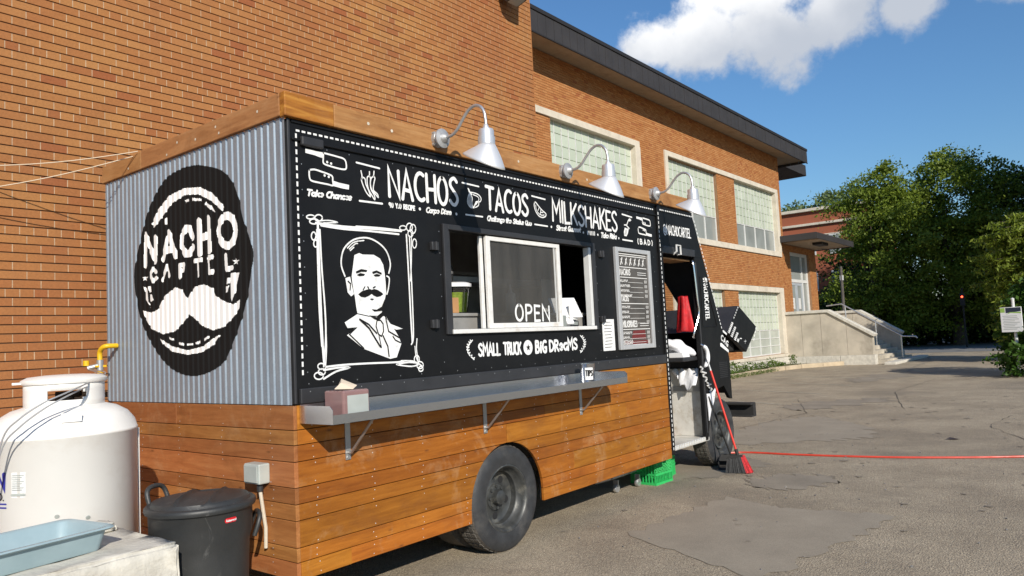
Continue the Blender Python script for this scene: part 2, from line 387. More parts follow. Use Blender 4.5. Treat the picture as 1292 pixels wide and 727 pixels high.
BRF = [(0, 1, 2, 3), (0, 4, 5, 1), (1, 5, 6, 2), (2, 6, 7, 3), (3, 7, 4, 0)]
def brick_stuff(name, bricks, yf, depth, mat, parent):
    B = np.array(bricks); n = len(B); jit = RNG.uniform(-0.0012, 0.0012, n)
    V = np.zeros((n, 8, 3)); y0 = yf + jit
    for k, (xi, zi) in enumerate(((0, 2), (1, 2), (1, 3), (0, 3))):
        V[:, k, 0] = B[:, xi]; V[:, k, 2] = B[:, zi]; V[:, k, 1] = y0
        V[:, k + 4, 0] = B[:, xi]; V[:, k + 4, 2] = B[:, zi]; V[:, k + 4, 1] = yf + depth
    F = (np.array(BRF)[None] + (np.arange(n) * 8)[:, None, None]).reshape(-1, 4)
    o = fast_mesh(name, V.reshape(-1, 3), F, mat, parent); o['kind'] = 'stuff'; return o
def bed_strips(mb, x0, x1, z0, z1, y, holes):
    n = int((z1 - z0) / CO)
    for i in range(n):
        z = z0 + i * CO; iv = [(x0, x1)]
        for hx0, hx1, hz0, hz1 in holes:
            if z + CO * 0.6 > hz0 and z + CO * 0.4 < hz1:
                nv = []
                for a, c in iv:
                    if hx0 > a: nv.append((a, min(c, hx0)))
                    if hx1 < c: nv.append((max(a, hx1), c))
                iv = nv
        for a, c in iv: mb.box(a + 0.001, c - 0.001, y, y + 0.02, z + JT * 0.55, z + CO - JT * 0.55, mi=1)
# --- near wing wall (behind the truck)
NY = 2.72; NX1 = 6.30; NZ1 = 9.6
near = lay(-4.5, NX1, 0.0, NZ1, [])
ww = MB(); ww.box(-4.5, NX1 - 0.012, NY + 0.003, NY + 0.30, -0.05, NZ1); bed_strips(ww, -4.5, NX1 - 0.004, 0, NZ1, NY - 0.0070, [])
wall_near = ww.build('wing_wall', ('mortar_deep', 'mortar'), bld, fix=False)
def roofline(x):       # height on the wall above which the truck does not hide it
    if x < 0.08: return 1.5
    if x < 1.88: return 3.22 + (x - 0.08) / 1.8 * 1.06
    return 4.32
vis = [q for q in near if -0.78 < q[0] and q[2] > roofline(q[0]) and q[3] < 5.9]
vis.sort(key=lambda q: (0.5 * (q[0] + q[1]) + 2.695) ** 2 + (0.5 * (q[2] + q[3]) - 1.62) ** 2 - (q[1] - q[0]) * 9)
single = vis[:300]; sset = set(single)
shared = {}
for q in single:
    key = round(q[1] - q[0], 4)
    if key not in shared:
        w = q[1] - q[0]; h = q[3] - q[2]
        vs = [(0, 0, 0), (w, 0, 0), (w, 0, h), (0, 0, h), (0, .018, 0), (w, .018, 0), (w, .018, h), (0, .018, h)]
        me = bpy.data.meshes.new('brick'); me.from_pydata(vs, [], BRF); me.materials.append(MATS['brick']); shared[key] = me
    o = bpy.data.objects.new('brick', shared[key]); COL.objects.link(o); o.parent = wall_near
    o.location = (q[0], NY - 0.009 + random.uniform(-0.0012, 0.0012), q[2])
brick_stuff('wall_bricks', [q for q in near if q not in sset], NY - 0.009, 0.018, 'brick', wall_near)
ee = MB(); ee.box(NX1 - 0.011, NX1 + 0.002, NY - 0.009, 7.4, -0.05, NZ1); ee.build('wing_end_wall', 'brick_far', bld, fix=False)
# --- far wall with openings
FY = 7.40; FX1 = 30.85; SOF = 9.25
WIN = [  # opening x0,x1,z0,z1, rows split z, number of block columns, panes (cols, rows)
    (13.36, 17.82, 4.95, 7.50, 5.90, 13, (4, 1)), (19.99, 24.0, 4.95, 7.53, 5.88, 12, (4, 1)), (25.66, 30.12, 4.95, 7.56, 5.88, 13, (4, 1)),
    (19.99, 24.04, 0.56, 3.17, 1.60, 12, (4, 3)), (25.34, 29.86, 0.56, 3.17, 1.60, 13, (4, 3)), (13.36, 17.82, 0.56, 3.17, 1.60, 13, (4, 3))]
holes = [(w[0], w[1], w[2], w[3]) for w in WIN]
surr = [(12.6, 18.1, 7.50, 7.68), (17.82, 18.12, 4.95, 7.50), (12.6, 18.12, 4.75, 4.95),
        (19.80, 30.42, 7.55, 7.72), (19.80, 19.99, 4.95, 7.55), (30.12, 30.42, 4.95, 7.55), (19.80, 30.42, 4.75, 4.95),
        (19.80, 30.30, 3.17, 3.38), (19.80, 19.99, 0.56, 3.17), (29.86, 30.30, 0.56, 3.17), (12.6, 18.12, 3.17, 3.38), (17.82, 18.12, 0.56, 3.17)]
far = lay(NX1 + 0.01, FX1, 0.42, SOF, holes + surr, 99)
fw = MB()
def wall_with_holes(mb, x0, x1, z0, z1, y0, y1, hs):
    xs = sorted({x0, x1} | {q for h in hs for q in h[:2]}); zs = sorted({z0, z1} | {q for h in hs for q in h[2:]})
    xs = [x for x in xs if x0 <= x <= x1]; zs = [z for z in zs if z0 <= z <= z1]
    ins = lambda x, z: any(h[0] < x < h[1] and h[2] < z < h[3] for h in hs)
    for a, c in zip(xs, xs[1:]):
        for d, e in zip(zs, zs[1:]):
            if not ins((a + c) / 2, (d + e) / 2): mb.box(a, c, y0, y1, d, e)
wall_with_holes(fw, NX1 + 0.01, FX1 - 0.01, 0.0, SOF, FY + 0.010, FY + 0.35, holes)
wall_far = fw.build('main_wall', 'mortar_far', bld, fix=False)
brick_stuff('wall_bricks', far, FY - 0.006, 0.017, 'brick_far', wall_far)
rm = MB(); rm.box(FX1 - 0.01, FX1 + 0.01, FY - 0.006, 16, 0, SOF); rm.build('side_wall', 'brick_far', bld)
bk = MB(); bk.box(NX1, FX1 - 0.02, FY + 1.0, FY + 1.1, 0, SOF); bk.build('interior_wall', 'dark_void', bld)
for i, (a, c, d, e) in enumerate(surr):
    b = MB(); b.box(a - .004, c + .004, FY - 0.06 - 0.003 * (i % 3), FY + 0.20 + .004 * (i % 3), d - .004, e + .004); b.build('stone_surround', 'limestone', bld, bevel=0.01)
b = MB(); b.box(18.9, FX1 + 0.02, FY - 0.07, FY + 0.02, -0.05, 0.42); b.build('plinth', 'concrete_pale', bld, bevel=0.01)
b = MB(); b.box(19.9, 30.32, FY - 0.10, FY + 0.2, 0.425, 0.55); b.build('sill', 'limestone', bld, bevel=0.01)
b = MB(); b.box(NX1 + 0.02, 18.85, FY - 0.07, FY + 0.02, -0.05, 0.42); b.build('plinth', 'concrete_pale', bld, bevel=0.01)
# glass block windows: each block a piece
def block_mesh(w, h):
    d, k = 0.03, 0.010
    vs = [(0, d, 0), (w, d, 0), (w, d, h), (0, d, h), (k, 0, k), (w - k, 0, k), (w - k, 0, h - k), (k, 0, h - k)]
    me = bpy.data.meshes.new('glass_block'); me.from_pydata(vs, [], [(4, 5, 6, 7), (0, 1, 5, 4), (1, 2, 6, 5), (2, 3, 7, 6), (3, 0, 4, 7)]); me.materials.append(MATS['glass_block']); return me
for wi, (x0, x1, z0, z1, zs, nc, (pc, pr)) in enumerate(WIN):
    fr = MB(); y = FY + 0.13
    fr.box(x0, x1, y + 0.035, y + 0.06, zs, z1)            # grout behind the blocks
    fr.box(x0, x1, y - 0.01, y + 0.05, zs - 0.03, zs); fr.box(x0, x1, y - 0.01, y + 0.05, z0, z0 + 0.05)
    fr.box(x0, x0 + 0.05, y - 0.012, y + 0.049, z0 + 0.05, zs - 0.03); fr.box(x1 - 0.05, x1, y - 0.012, y + 0.049, z0 + 0.05, zs - 0.03)
    pw = (x1 - x0) / pc
    for k in range(1, pc): fr.box(x0 + k * pw - 0.03, x0 + k * pw + 0.03, y - 0.012, y + 0.049, z0 + 0.05, zs - 0.03)
    ph = (zs - 0.03 - z0 - 0.05) / pr
    for k in range(1, pr): fr.box(x0 + 0.05, x1 - 0.05, y - 0.008, y + 0.045, z0 + 0.05 + k * ph - 0.015, z0 + 0.05 + k * ph + 0.015)
    for k in range(nc + 1): xg = min(max(x0 + k * (x1 - x0) / nc, x0 + .012), x1 - .012); fr.box(xg - 0.011, xg + 0.011, y - 0.010, y + 0.034, zs + .001, z1 - .001)
    win = fr.build('window', 'alu_white', bld)
    nr = 5; bw = (x1 - x0) / nc; bh = (z1 - zs) / nr; me = block_mesh(bw - 0.026, bh - 0.003)
    if wi < 5:
        for i in range(nc):
            for j in range(nr):
                o = bpy.data.objects.new('glass_block', me); COL.objects.link(o); o.parent = win
                o.location = (x0 + i * bw + 0.013, y, zs + j * bh + 0.0015); o.rotation_euler = (random.uniform(-.012, .012), 0, random.uniform(-.012, .012))
    for i in range(pc):
        for j in range(pr):
            b = MB(); b.box(x0 + i * pw + 0.03, x0 + (i + 1) * pw - 0.03, y + 0.012, y + 0.022, z0 + 0.05 + j * ph, z0 + 0.05 + (j + 1) * ph)
            o = b.build('pane', 'pane_far' if pr == 1 else 'pane_frost', win)
# roof: deep overhang with metal fascia panels
FA = 6.60; FXR = 32.55; FZ = 9.09
b = MB(); b.box(NX1 + 0.03, FXR, FA + 0.03, 20, SOF, SOF + 0.10); b.build('soffit', 'soffit', bld)
b = MB(); b.box(NX1 + 0.03, FXR - 0.02, FA + 0.04, 20, SOF + 0.102, FZ + 0.66); b.build('roof_deck', 'fascia_cap', bld)
n = 75; fwid = (FXR - NX1 - 0.03) / n
for k in range(n):
    xa = NX1 + 0.03 + k * fwid; b = MB(); b.box(xa + 0.006, xa + fwid - 0.006, FA + random.uniform(-.004, .004), FA + 0.029, FZ + 0.045, FZ + 0.565)
    if k > 14: b.build('fascia_panel', 'fascia', bld)
b = MB(); b.box(NX1 + 0.03, FXR + 0.03, FA - 0.03, FA + 0.06, FZ + 0.57, FZ + 0.68); b.box(NX1 + 0.03, FXR + 0.02, FA - 0.012, FA + 0.028, FZ, FZ + 0.04); b.build('roof_cap', 'fascia_cap', bld, bevel=0.01)
for k in range(12):
    b = MB(); b.box(FXR - 0.015, FXR + 0.01, FA + 0.04 + k * 0.36, FA + 0.39 + k * 0.36, FZ + 0.045, FZ + 0.565); b.build('fascia_panel', 'fascia', bld)
# rear wing with a lower flat roof
b = MB(); b.box(30.9, 38.6, 8.5, 16, 9.72, 10.3); b.build('rear_roof', 'fascia', bld, bevel=0.01)
# entrance wall, door, canopy
en = lay(FX1 + 0.02, 35.45, 1.4, 5.4, [(31.75, 34.45, 1.4, 5.1)], 99)
b = MB(); wall_with_holes(b, FX1 + 0.02, 35.44, 0, 5.4, FY + 0.06, FY + 0.35, [(31.75, 34.45, 1.4, 5.1)]); ew = b.build('entrance_wall', 'mortar_far', bld, fix=False)
brick_stuff('wall_bricks', en, FY + 0.044, 0.017, 'brick_far', ew)
simple('door_paint', (0.36, 0.39, 0.42), 0.5, var=0.1)
b = MB(); y = FY + 0.16
for (a, c, d, e) in ((31.75, 31.9, 1.4, 5.1), (34.3, 34.45, 1.4, 5.1), (31.9, 34.3, 4.95, 5.1), (31.9, 34.3, 3.72, 3.86), (33.55, 33.68, 1.4, 3.72), (33.55, 33.68, 3.86, 4.95)): b.box(a, c, y, y + 0.09, d, e)
df = b.build('door_frame', 'alu_white', bld)
for (a, c) in ((31.92, 32.72), (32.75, 33.54)):
    b = MB(); b.box(a, c, y + 0.02, y + 0.07, 1.42, 2.15); b.box(a, a + 0.12, y + 0.02, y + 0.07, 2.15, 3.7); b.box(c - 0.12, c, y + 0.02, y + 0.07, 2.15, 3.7); b.box(a + .12, c - .12, y + 0.02, y + 0.07, 3.58, 3.7)
    d = b.build('door', 'door_paint', bld)
    b = MB(); b.box(a + 0.12, c - 0.12, y + 0.04, y + 0.05, 2.15, 3.58); b.build('door_glass', 'pane_far', d)
    b = MB(); b.box(a + 0.2, a + 0.5, y + 0.033, y + 0.038, 2.5, 3.0); b.build('door_notice', 'alu_white', d)
for (a, c, d, e) in ((31.9, 33.55, 3.86, 4.95), (33.68, 34.3, 3.86, 4.95), (33.68, 34.3, 1.4, 3.72)):
    b = MB(); b.box(a, c, y + 0.04, y + 0.05, d, e); b.build('door_light', 'pane_far', df)
b = MB(); b.box(31.15, 31.4, FY - 0.1, FY + 0.05, 2.0, 2.35); b.build('mailbox', 'kerb_stone', bld, bevel=0.02)
b = MB(); b.box(30.9, 35.75, 5.80, 8.2, 5.40, 5.44); cs = b.build('canopy_soffit', 'soffit', bld)
b = MB(); b.box(30.25, 35.92, 5.75, 5.799, 5.37, 5.64); b.box(30.25, 30.30, 5.80, 7.38, 5.37, 5.64); b.box(35.87, 35.92, 5.80, 8.2, 5.37, 5.64); b.box(30.301, 35.869, 5.80, 7.38, 5.45, 5.66)
b.build('canopy', 'fascia', bld, bevel=0.01)
b = MB(); b.box(32.0, 33.0, 6.1, 6.5, 5.28, 5.40); b.build('canopy_light', 'fascia_cap', bld)
# --- entrance steps
stp = thing('entrance_steps', 'grey concrete entrance steps with sloped side walls beside the far doorway', 'steps', (32.8, 5, 0))
X0, X1 = 30.25, 35.25
def side_wall(x0, x1, label=None):
    # panels with real joints
    ys = [3.93, 4.9, 5.9, 6.7, 7.36]; top = lambda yy: 2.20 if yy >= 5.6 else 2.20 - (5.6 - yy) * 0.625
    fn = lambda u, v, d: (d, u, v)
    for a, c in zip(ys, ys[1:]):
        cuts = sorted({a, c} | ({5.6} if a < 5.6 < c else set()))
        poly = [(a + .006, 0.40)] + [(c - .006, 0.40)] + [(q - (.006 if q == c else 0) + (.006 if q == a else 0), top(q)) for q in reversed(cuts)]
        b = MB(); b.prism(poly, fn, x0 + random.uniform(0, .004), x1); b.build('wall_panel', 'concrete', stp)
    b = MB(); b.box(x0 + 0.02, x1 - 0.02, 3.95, 7.35, 0.3, 1.0); b.build('wall_core', 'concrete', stp)
    for a, c in ((3.86, 5.2), (5.215, 6.6), (6.615, 7.38)):
        b = MB(); b.box(x0 - 0.04, x1 + 0.04, a, c, -0.05, 0.392); b.build('wall_base', 'concrete_pale', stp, bevel=0.01)
    prof = [(7.36, 2.205), (5.6, 2.205), (3.86, 1.12), (3.80, 1.23), (5.57, 2.33), (7.36, 2.33)]
    b = MB(); b.prism(prof, fn, x0 - 0.07, x1 + 0.07); b.build('coping', 'concrete_pale', stp, bevel=0.015)
side_wall(X0, X0 + 0.34); side_wall(X1, X1 + 0.34)
for k in range(8):
    b = MB(); b.box(X0 + 0.345, X1 - 0.005, 3.5 + k * 0.28, 5.9, k * 0.175, (k + 1) * 0.175); b.build('step', 'concrete', stp, bevel=0.01)
b = MB(); b.box(X0 + 0.345, X1 - 0.005, 5.9, 7.36, 0.0, 1.40); b.build('landing', 'concrete', stp)
b = MB(); b.box(29.9, 36.4, 3.05, 3.49, -0.03, 0.10); b.build('step', 'concrete_pale', stp, bevel=0.02)
simple('galvanised', (0.55, 0.56, 0.57), 0.38, 0.75, var=0.1, vscale=8)
rl = thing('handrail', 'bent steel pipe handrail on the entrance steps', 'handrail', (32.8, 4.5, 0))
hx = 33.0
hp = [(hx, 6.4, 2.55), (hx, 5.75, 2.60), (hx, 3.35, 1.05), (hx, 2.85, 1.02), (hx, 2.80, 0.95)]
b = MB(); b.tube(hp, 0.03, 10); b.build('rail', 'galvanised', rl)
for yy, z0, z1 in ((5.6, 1.4, 2.50), (4.4, 0.7, 1.72), (3.42, 0.1, 1.09)):
    b = MB(); b.tube([(hx, yy, z0), (hx, yy, z1)], 0.028, 10); b.build('post', 'galvanised', rl)
# wall lamp on the wing
simple('bronze', (0.045, 0.032, 0.026), 0.45)
wl = thing('wall_light', 'dark bronze floodlight box high on the brick wall', 'light', (5.7, NY, 6.5))
b = MB(); b.prism([(2.70, 6.62), (2.70, 7.25), (2.30, 7.15), (2.38, 6.50), (2.55, 6.45)], lambda u, v, d: (d, u, v), 5.50, 5.78); hs = b.build('housing', 'bronze', wl, bevel=0.01)
b = MB(); b.box(5.6, 5.68, 2.68, 2.712, 6.8, 7.0); b.build('bracket', 'bronze', wl)
b = MB(); b.add([(5.53, 2.385, 6.493), (5.75, 2.385, 6.493), (5.75, 2.54, 6.447), (5.53, 2.54, 6.447)], [(0, 1, 2, 3)]); b.build('lens', 'pane_far', wl)
# --- red brick building far behind
rb = thing('red_brick_building', 'old red brick building with pale cornice behind the entrance canopy', 'building', (62, 15, 0))
b = MB(); b.box(62.1, 74, 11.5, 22, 0, 11.3); b.build('wall', 'brick_red', rb)
for z0, z1, p in ((11.3, 11.55, .3), (10.1, 10.3, .22), (9.2, 9.3, .1)):
    b = MB(); b.box(62.1 - p, 74, 11.5 - p, 22, z0, z1); b.build('cornice', 'limestone', rb, bevel=0.03)
for yy in (13.2, 15.2, 17.2, 19.2):
    for zz in (7.6, 4.6):
        b = MB(); b.box(62.02, 62.09, yy, yy + 0.9, zz, zz + 1.6); w = b.build('window', 'alu_white', rb)
        b = MB(); b.box(62.0, 62.018, yy + .08, yy + .82, zz + .08, zz + 1.52); b.build('pane', 'pane_far', w)

# ================================================================== MATERIALS OF THE TRUCK
def wood_mat(name, sc, cols, worn=0.5, wcol=(0.50, 0.33, 0.18)):
    m, t, b = newmat(name); co = objco(t, sc, world=True)
    o = t.nodes.new('ShaderNodeObjectInfo'); ad = t.nodes.new('ShaderNodeVectorMath'); ad.operation = 'ADD'; t.links.new(co, ad.inputs[0])
    cm = t.nodes.new('ShaderNodeCombineXYZ'); q = mth(t, 'MULTIPLY', o.outputs['Random'], 37.0)
    for i in range(3): t.links.new(q, cm.inputs[i])
    t.links.new(cm.outputs[0], ad.inputs[1])
    g1 = noise(t, ad.outputs[0], 1.6, 6, 0.6, 0.8); g2 = noise(t, ad.outputs[0], 7, 4, 0.6)
    c = ramp(t, g1, [(0.25, cols[0]), (0.5, cols[1]), (0.75, cols[2])])
    c = mixc(t, 0.4, c, ramp(t, g2, [(0.3, (0.7, 0.66, 0.6)), (0.7, (1.2, 1.2, 1.2))]), 'MULTIPLY')
    h = nd(t, 'HueSaturation'); t.links.new(c, h.inputs['Color']); t.links.new(mth(t, 'ADD', mth(t, 'MULTIPLY', o.outputs['Random'], 0.38), 0.80), h.inputs['Value'])
    t.links.new(mth(t, 'ADD', mth(t, 'MULTIPLY', mth(t, 'FRACT', mth(t, 'MULTIPLY', o.outputs['Random'], 7.3)), 0.014), 0.493), h.inputs['Hue'])
    c = h.outputs[0]
    wc = objco(t, world=True)
    f = ramp(t, noise(t, wc, 2.6, 8, 0.72, 0.5), [(0.54, (0, 0, 0)), (0.74, (1, 1, 1))])
    c = mixc(t, mth(t, 'MULTIPLY', f, worn), c, wcol)
    sp = ramp(t, noise(t, wc, 38, 3, 0.5), [(0.68, (0, 0, 0)), (0.74, (1, 1, 1))])
    c = mixc(t, mth(t, 'MULTIPLY', sp, 0.35), c, (0.16, 0.06, 0.02))
    dk = ramp(t, noise(t, objco(t, (1.4, 1.4, 3.0), True), 1.7, 7, 0.7, 0.6), [(0.50, (0, 0, 0)), (0.72, (1, 1, 1))]); c = mixc(t, mth(t, 'MULTIPLY', dk, 0.45), c, (0.14, 0.05, 0.016))
    kn_ = nd(t, 'TexVoronoi', Scale=1.0); t.links.new(objco(t, (3.1, 3.1, 9.0), True), kn_.inputs['Vector']); kf = ramp(t, kn_.outputs['Distance'], [(0.03, (1, 1, 1)), (0.10, (0, 0, 0))]); c = mixc(t, mth(t, 'MULTIPLY', kf, 0.7), c, (0.10, 0.035, 0.012))
    t.links.new(c, b.inputs['Base Color']); b.inputs['Specular IOR Level'].default_value = 0.28
    t.links.new(mth(t, 'ADD', mth(t, 'MULTIPLY', g2, 0.25), 0.45), b.inputs['Roughness'])
    bump(t, b, g2, 0.12, 0.004); return m
ORANGE = [(0.225, 0.070, 0.008), (0.325, 0.112, 0.012), (0.40, 0.150, 0.02)]
BROWN = [(0.26, 0.095, 0.028), (0.34, 0.135, 0.042), (0.41, 0.18, 0.06)]
PALE = [(0.28, 0.125, 0.04), (0.40, 0.20, 0.07), (0.50, 0.28, 0.115)]
wood_mat('skirt_wood', (1.1, 9, 13), ORANGE); wood_mat('skirt_wood_end', (9, 1.1, 13), BROWN, 0.35)
wood_mat('beam_wood', (1.3, 9, 11), PALE, 0.3); wood_mat('beam_wood_end', (9, 1.3, 11), [(0.30, 0.14, 0.05), (0.40, 0.20, 0.075), (0.47, 0.26, 0.11)], 0.3)
wood_mat('beam_wood_dark', (1.3, 9, 16), [(0.20, 0.065, 0.012), (0.34, 0.13, 0.02), (0.50, 0.24, 0.05)], 0.2)
m, t, b = newmat('black_paint'); co = objco(t, world=True)
c = ramp(t, noise(t, co, 2.5, 6, 0.65), [(0.3, (0.0065, 0.0065, 0.007)), (0.7, (0.012, 0.012, 0.0125))])
c = mixc(t, ramp(t, noise(t, co, 30, 5, 0.7), [(0.70, (0, 0, 0)), (0.78, (0.5, 0.5, 0.5))]), c, (0.09, 0.09, 0.09))
t.links.new(c, b.inputs['Base Color']); t.links.new(mth(t, 'ADD', mth(t, 'MULTIPLY', noise(t, co, 6, 5), 0.25), 0.34), b.inputs['Roughness']); b.inputs['Specular IOR Level'].default_value = 0.2
bump(t, b, noise(t, co, 3.5, 2), 0.06, 0.02)
simple('black_grey', (0.028, 0.028, 0.030), 0.5, var=0.2, vscale=5)
simple('white_paint', (0.78, 0.78, 0.76), 0.65, var=0.06, vscale=25, dirt=(0.52, 0.52, 0.51), dscale=14)
simple('white_frame', (0.70, 0.69, 0.66), 0.45, var=0.05, vscale=12, dirt=(0.55, 0.50, 0.44), dscale=9)
m, t, b = newmat('corrugated'); co = objco(t, world=True)
sp = nd(t, 'TexVoronoi', Scale=120.0); t.links.new(co, sp.inputs['Vector'])
c = mixc(t, 0.5, ramp(t, sp.outputs['Color'], [(0, (0.24, 0.30, 0.365)), (1, (0.35, 0.415, 0.475))]), ramp(t, noise(t, objco(t, (1, 5, 0.8), True), 2.2, 5), [(0.3, (0.23, 0.285, 0.35)), (0.7, (0.40, 0.455, 0.50))]))
t.links.new(c, b.inputs['Base Color']); b.inputs['Metallic'].default_value = 0.55
t.links.new(mth(t, 'ADD', mth(t, 'MULTIPLY', noise(t, co, 30, 4), 0.25), 0.38), b.inputs['Roughness'])
simple('logo_black', (0.010, 0.0095, 0.0095), 0.8, spec=0.12); simple('logo_white', (0.82, 0.82, 0.80), 0.6)
simple('steel', (0.58, 0.59, 0.61), 0.22, 0.95); simple('steel_dull', (0.42, 0.42, 0.42), 0.42, 0.7, var=0.2, vscale=4)
simple('alu_shade', (0.72, 0.72, 0.72), 0.42, 0.5); simple('alu_neck', (0.66, 0.66, 0.67), 0.38, 0.6); simple('cast_grey', (0.42, 0.42, 0.42), 0.5, 0.5, var=0.15, vscale=30, bmp=0.3)
simple('rubber', (0.030, 0.031, 0.033), 0.62, var=0.35, vscale=9, bmp=0.2, bscale=90, dirt=(0.075, 0.07, 0.064), dscale=4)
simple('tread', (0.10, 0.09, 0.078), 0.9, var=0.3, vscale=30, bmp=0.8, bscale=60)
simple('rim_grey', (0.055, 0.057, 0.056), 0.45, 0.3, var=0.3, vscale=14, dirt=(0.20, 0.19, 0.16), dscale=6)
simple('chassis', (0.02, 0.019, 0.018), 0.8, var=0.3)
simple('steel_floor', (0.62, 0.60, 0.55), 0.45, 0.15, var=0.18, vscale=5, dirt=(0.36, 0.29, 0.19), dscale=4)
simple('interior_steel', (0.34, 0.33, 0.31), 0.45, 0.3, var=0.3, vscale=3)
simple('white_plastic', (0.80, 0.80, 0.80), 0.4, var=0.03); simple('plastic_bag', (0.80, 0.80, 0.82), 0.35, var=0.04, bmp=0.5, bscale=40)
simple('red_cloth', (0.45, 0.010, 0.014), 0.6, var=0.3, vscale=14, bmp=0.4, bscale=20)
simple('chrome', (0.75, 0.75, 0.75), 0.15, 0.95)
def glass_mat(name, tint, gloss=0.08, alpha=0.8):
    m = bpy.data.materials.new(name); m.use_nodes = True; MATS[name] = m; t = m.node_tree
    for n in list(t.nodes): t.nodes.remove(n)
    tr = nd(t, 'BsdfTransparent', Color=tuple(tint) + (1,)); gl = nd(t, 'BsdfGlossy', Roughness=0.06); fr = nd(t, 'Fresnel', IOR=1.5)
    mx = t.nodes.new('ShaderNodeMixShader'); t.links.new(mth(t, 'ADD', fr.outputs[0], gloss, True), mx.inputs[0]); t.links.new(tr.outputs[0], mx.inputs[1]); t.links.new(gl.outputs[0], mx.inputs[2])
    o = t.nodes.new('ShaderNodeOutputMaterial'); t.links.new(mx.outputs[0], o.inputs[0])
glass_mat('clear_glass', (0.86, 0.88, 0.87)); 
# dusty insect screen over the slider: half see-through grey mesh
m = bpy.data.materials.new('screen_mesh'); m.use_nodes = True; MATS['screen_mesh'] = m; t = m.node_tree; b = t.nodes['Principled BSDF']
b.inputs['Base Color'].default_value = (0.075, 0.068, 0.058, 1); b.inputs['Roughness'].default_value = 0.55; b.inputs['Alpha'].default_value = 0.62
t.links.new(ramp(t, noise(t, objco(t, (1, 1, .25), True), 7, 5), [(0.3, (0.055, 0.050, 0.043)), (0.7, (0.10, 0.09, 0.078))]), b.inputs['Base Color'])

simple('tan_card', (0.42, 0.22, 0.09), 0.8, var=0.1)
# ================================================================== PAINTED ART ON FLAT PLANES
# survey of the photograph: viewing direction of a spot, met with a plane of the truck, gives true metres on that plane
_R = np.array(CAM_R); _C = np.array(CAM_LOC)
def _ray(u, v): return _R @ np.array([u - 646.0, 363.5 - v, -950.607])
def side(u, v, y=0.0):
    d = _ray(u, v); q = _C + d * ((y - _C[1]) / d[1]); return (q[0], q[2])
def endf(u, v, x=0.0):
    d = _ray(u, v); q = _C + d * ((x - _C[0]) / d[0]); return (q[1], q[2])
def crop(x0, y0, s, plane=side): return lambda u, v: plane(x0 + u / s, y0 + v / s)
def arc(cx, cy, rx, ry, a0, a1, n=14):
    return [(cx + rx * math.cos(math.radians(a0 + (a1 - a0) * k / n)), cy + ry * math.sin(math.radians(a0 + (a1 - a0) * k / n))) for k in range(n + 1)]
def smooth(pts, n=5):
    out = []; P = [pts[0]] + list(pts) + [pts[-1]]
    for i in range(1, len(P) - 2):
        p0, p1, p2, p3 = [np.array(q, float) for q in P[i - 1:i + 3]]
        for k in range(n):
            q = k / n; out.append(tuple(0.5 * (2 * p1 + (p2 - p0) * q + (2 * p0 - 5 * p1 + 4 * p2 - p3) * q * q + (3 * p1 - p0 - 3 * p2 + p3) * q ** 3)))
    out.append(tuple(pts[-1])); return out
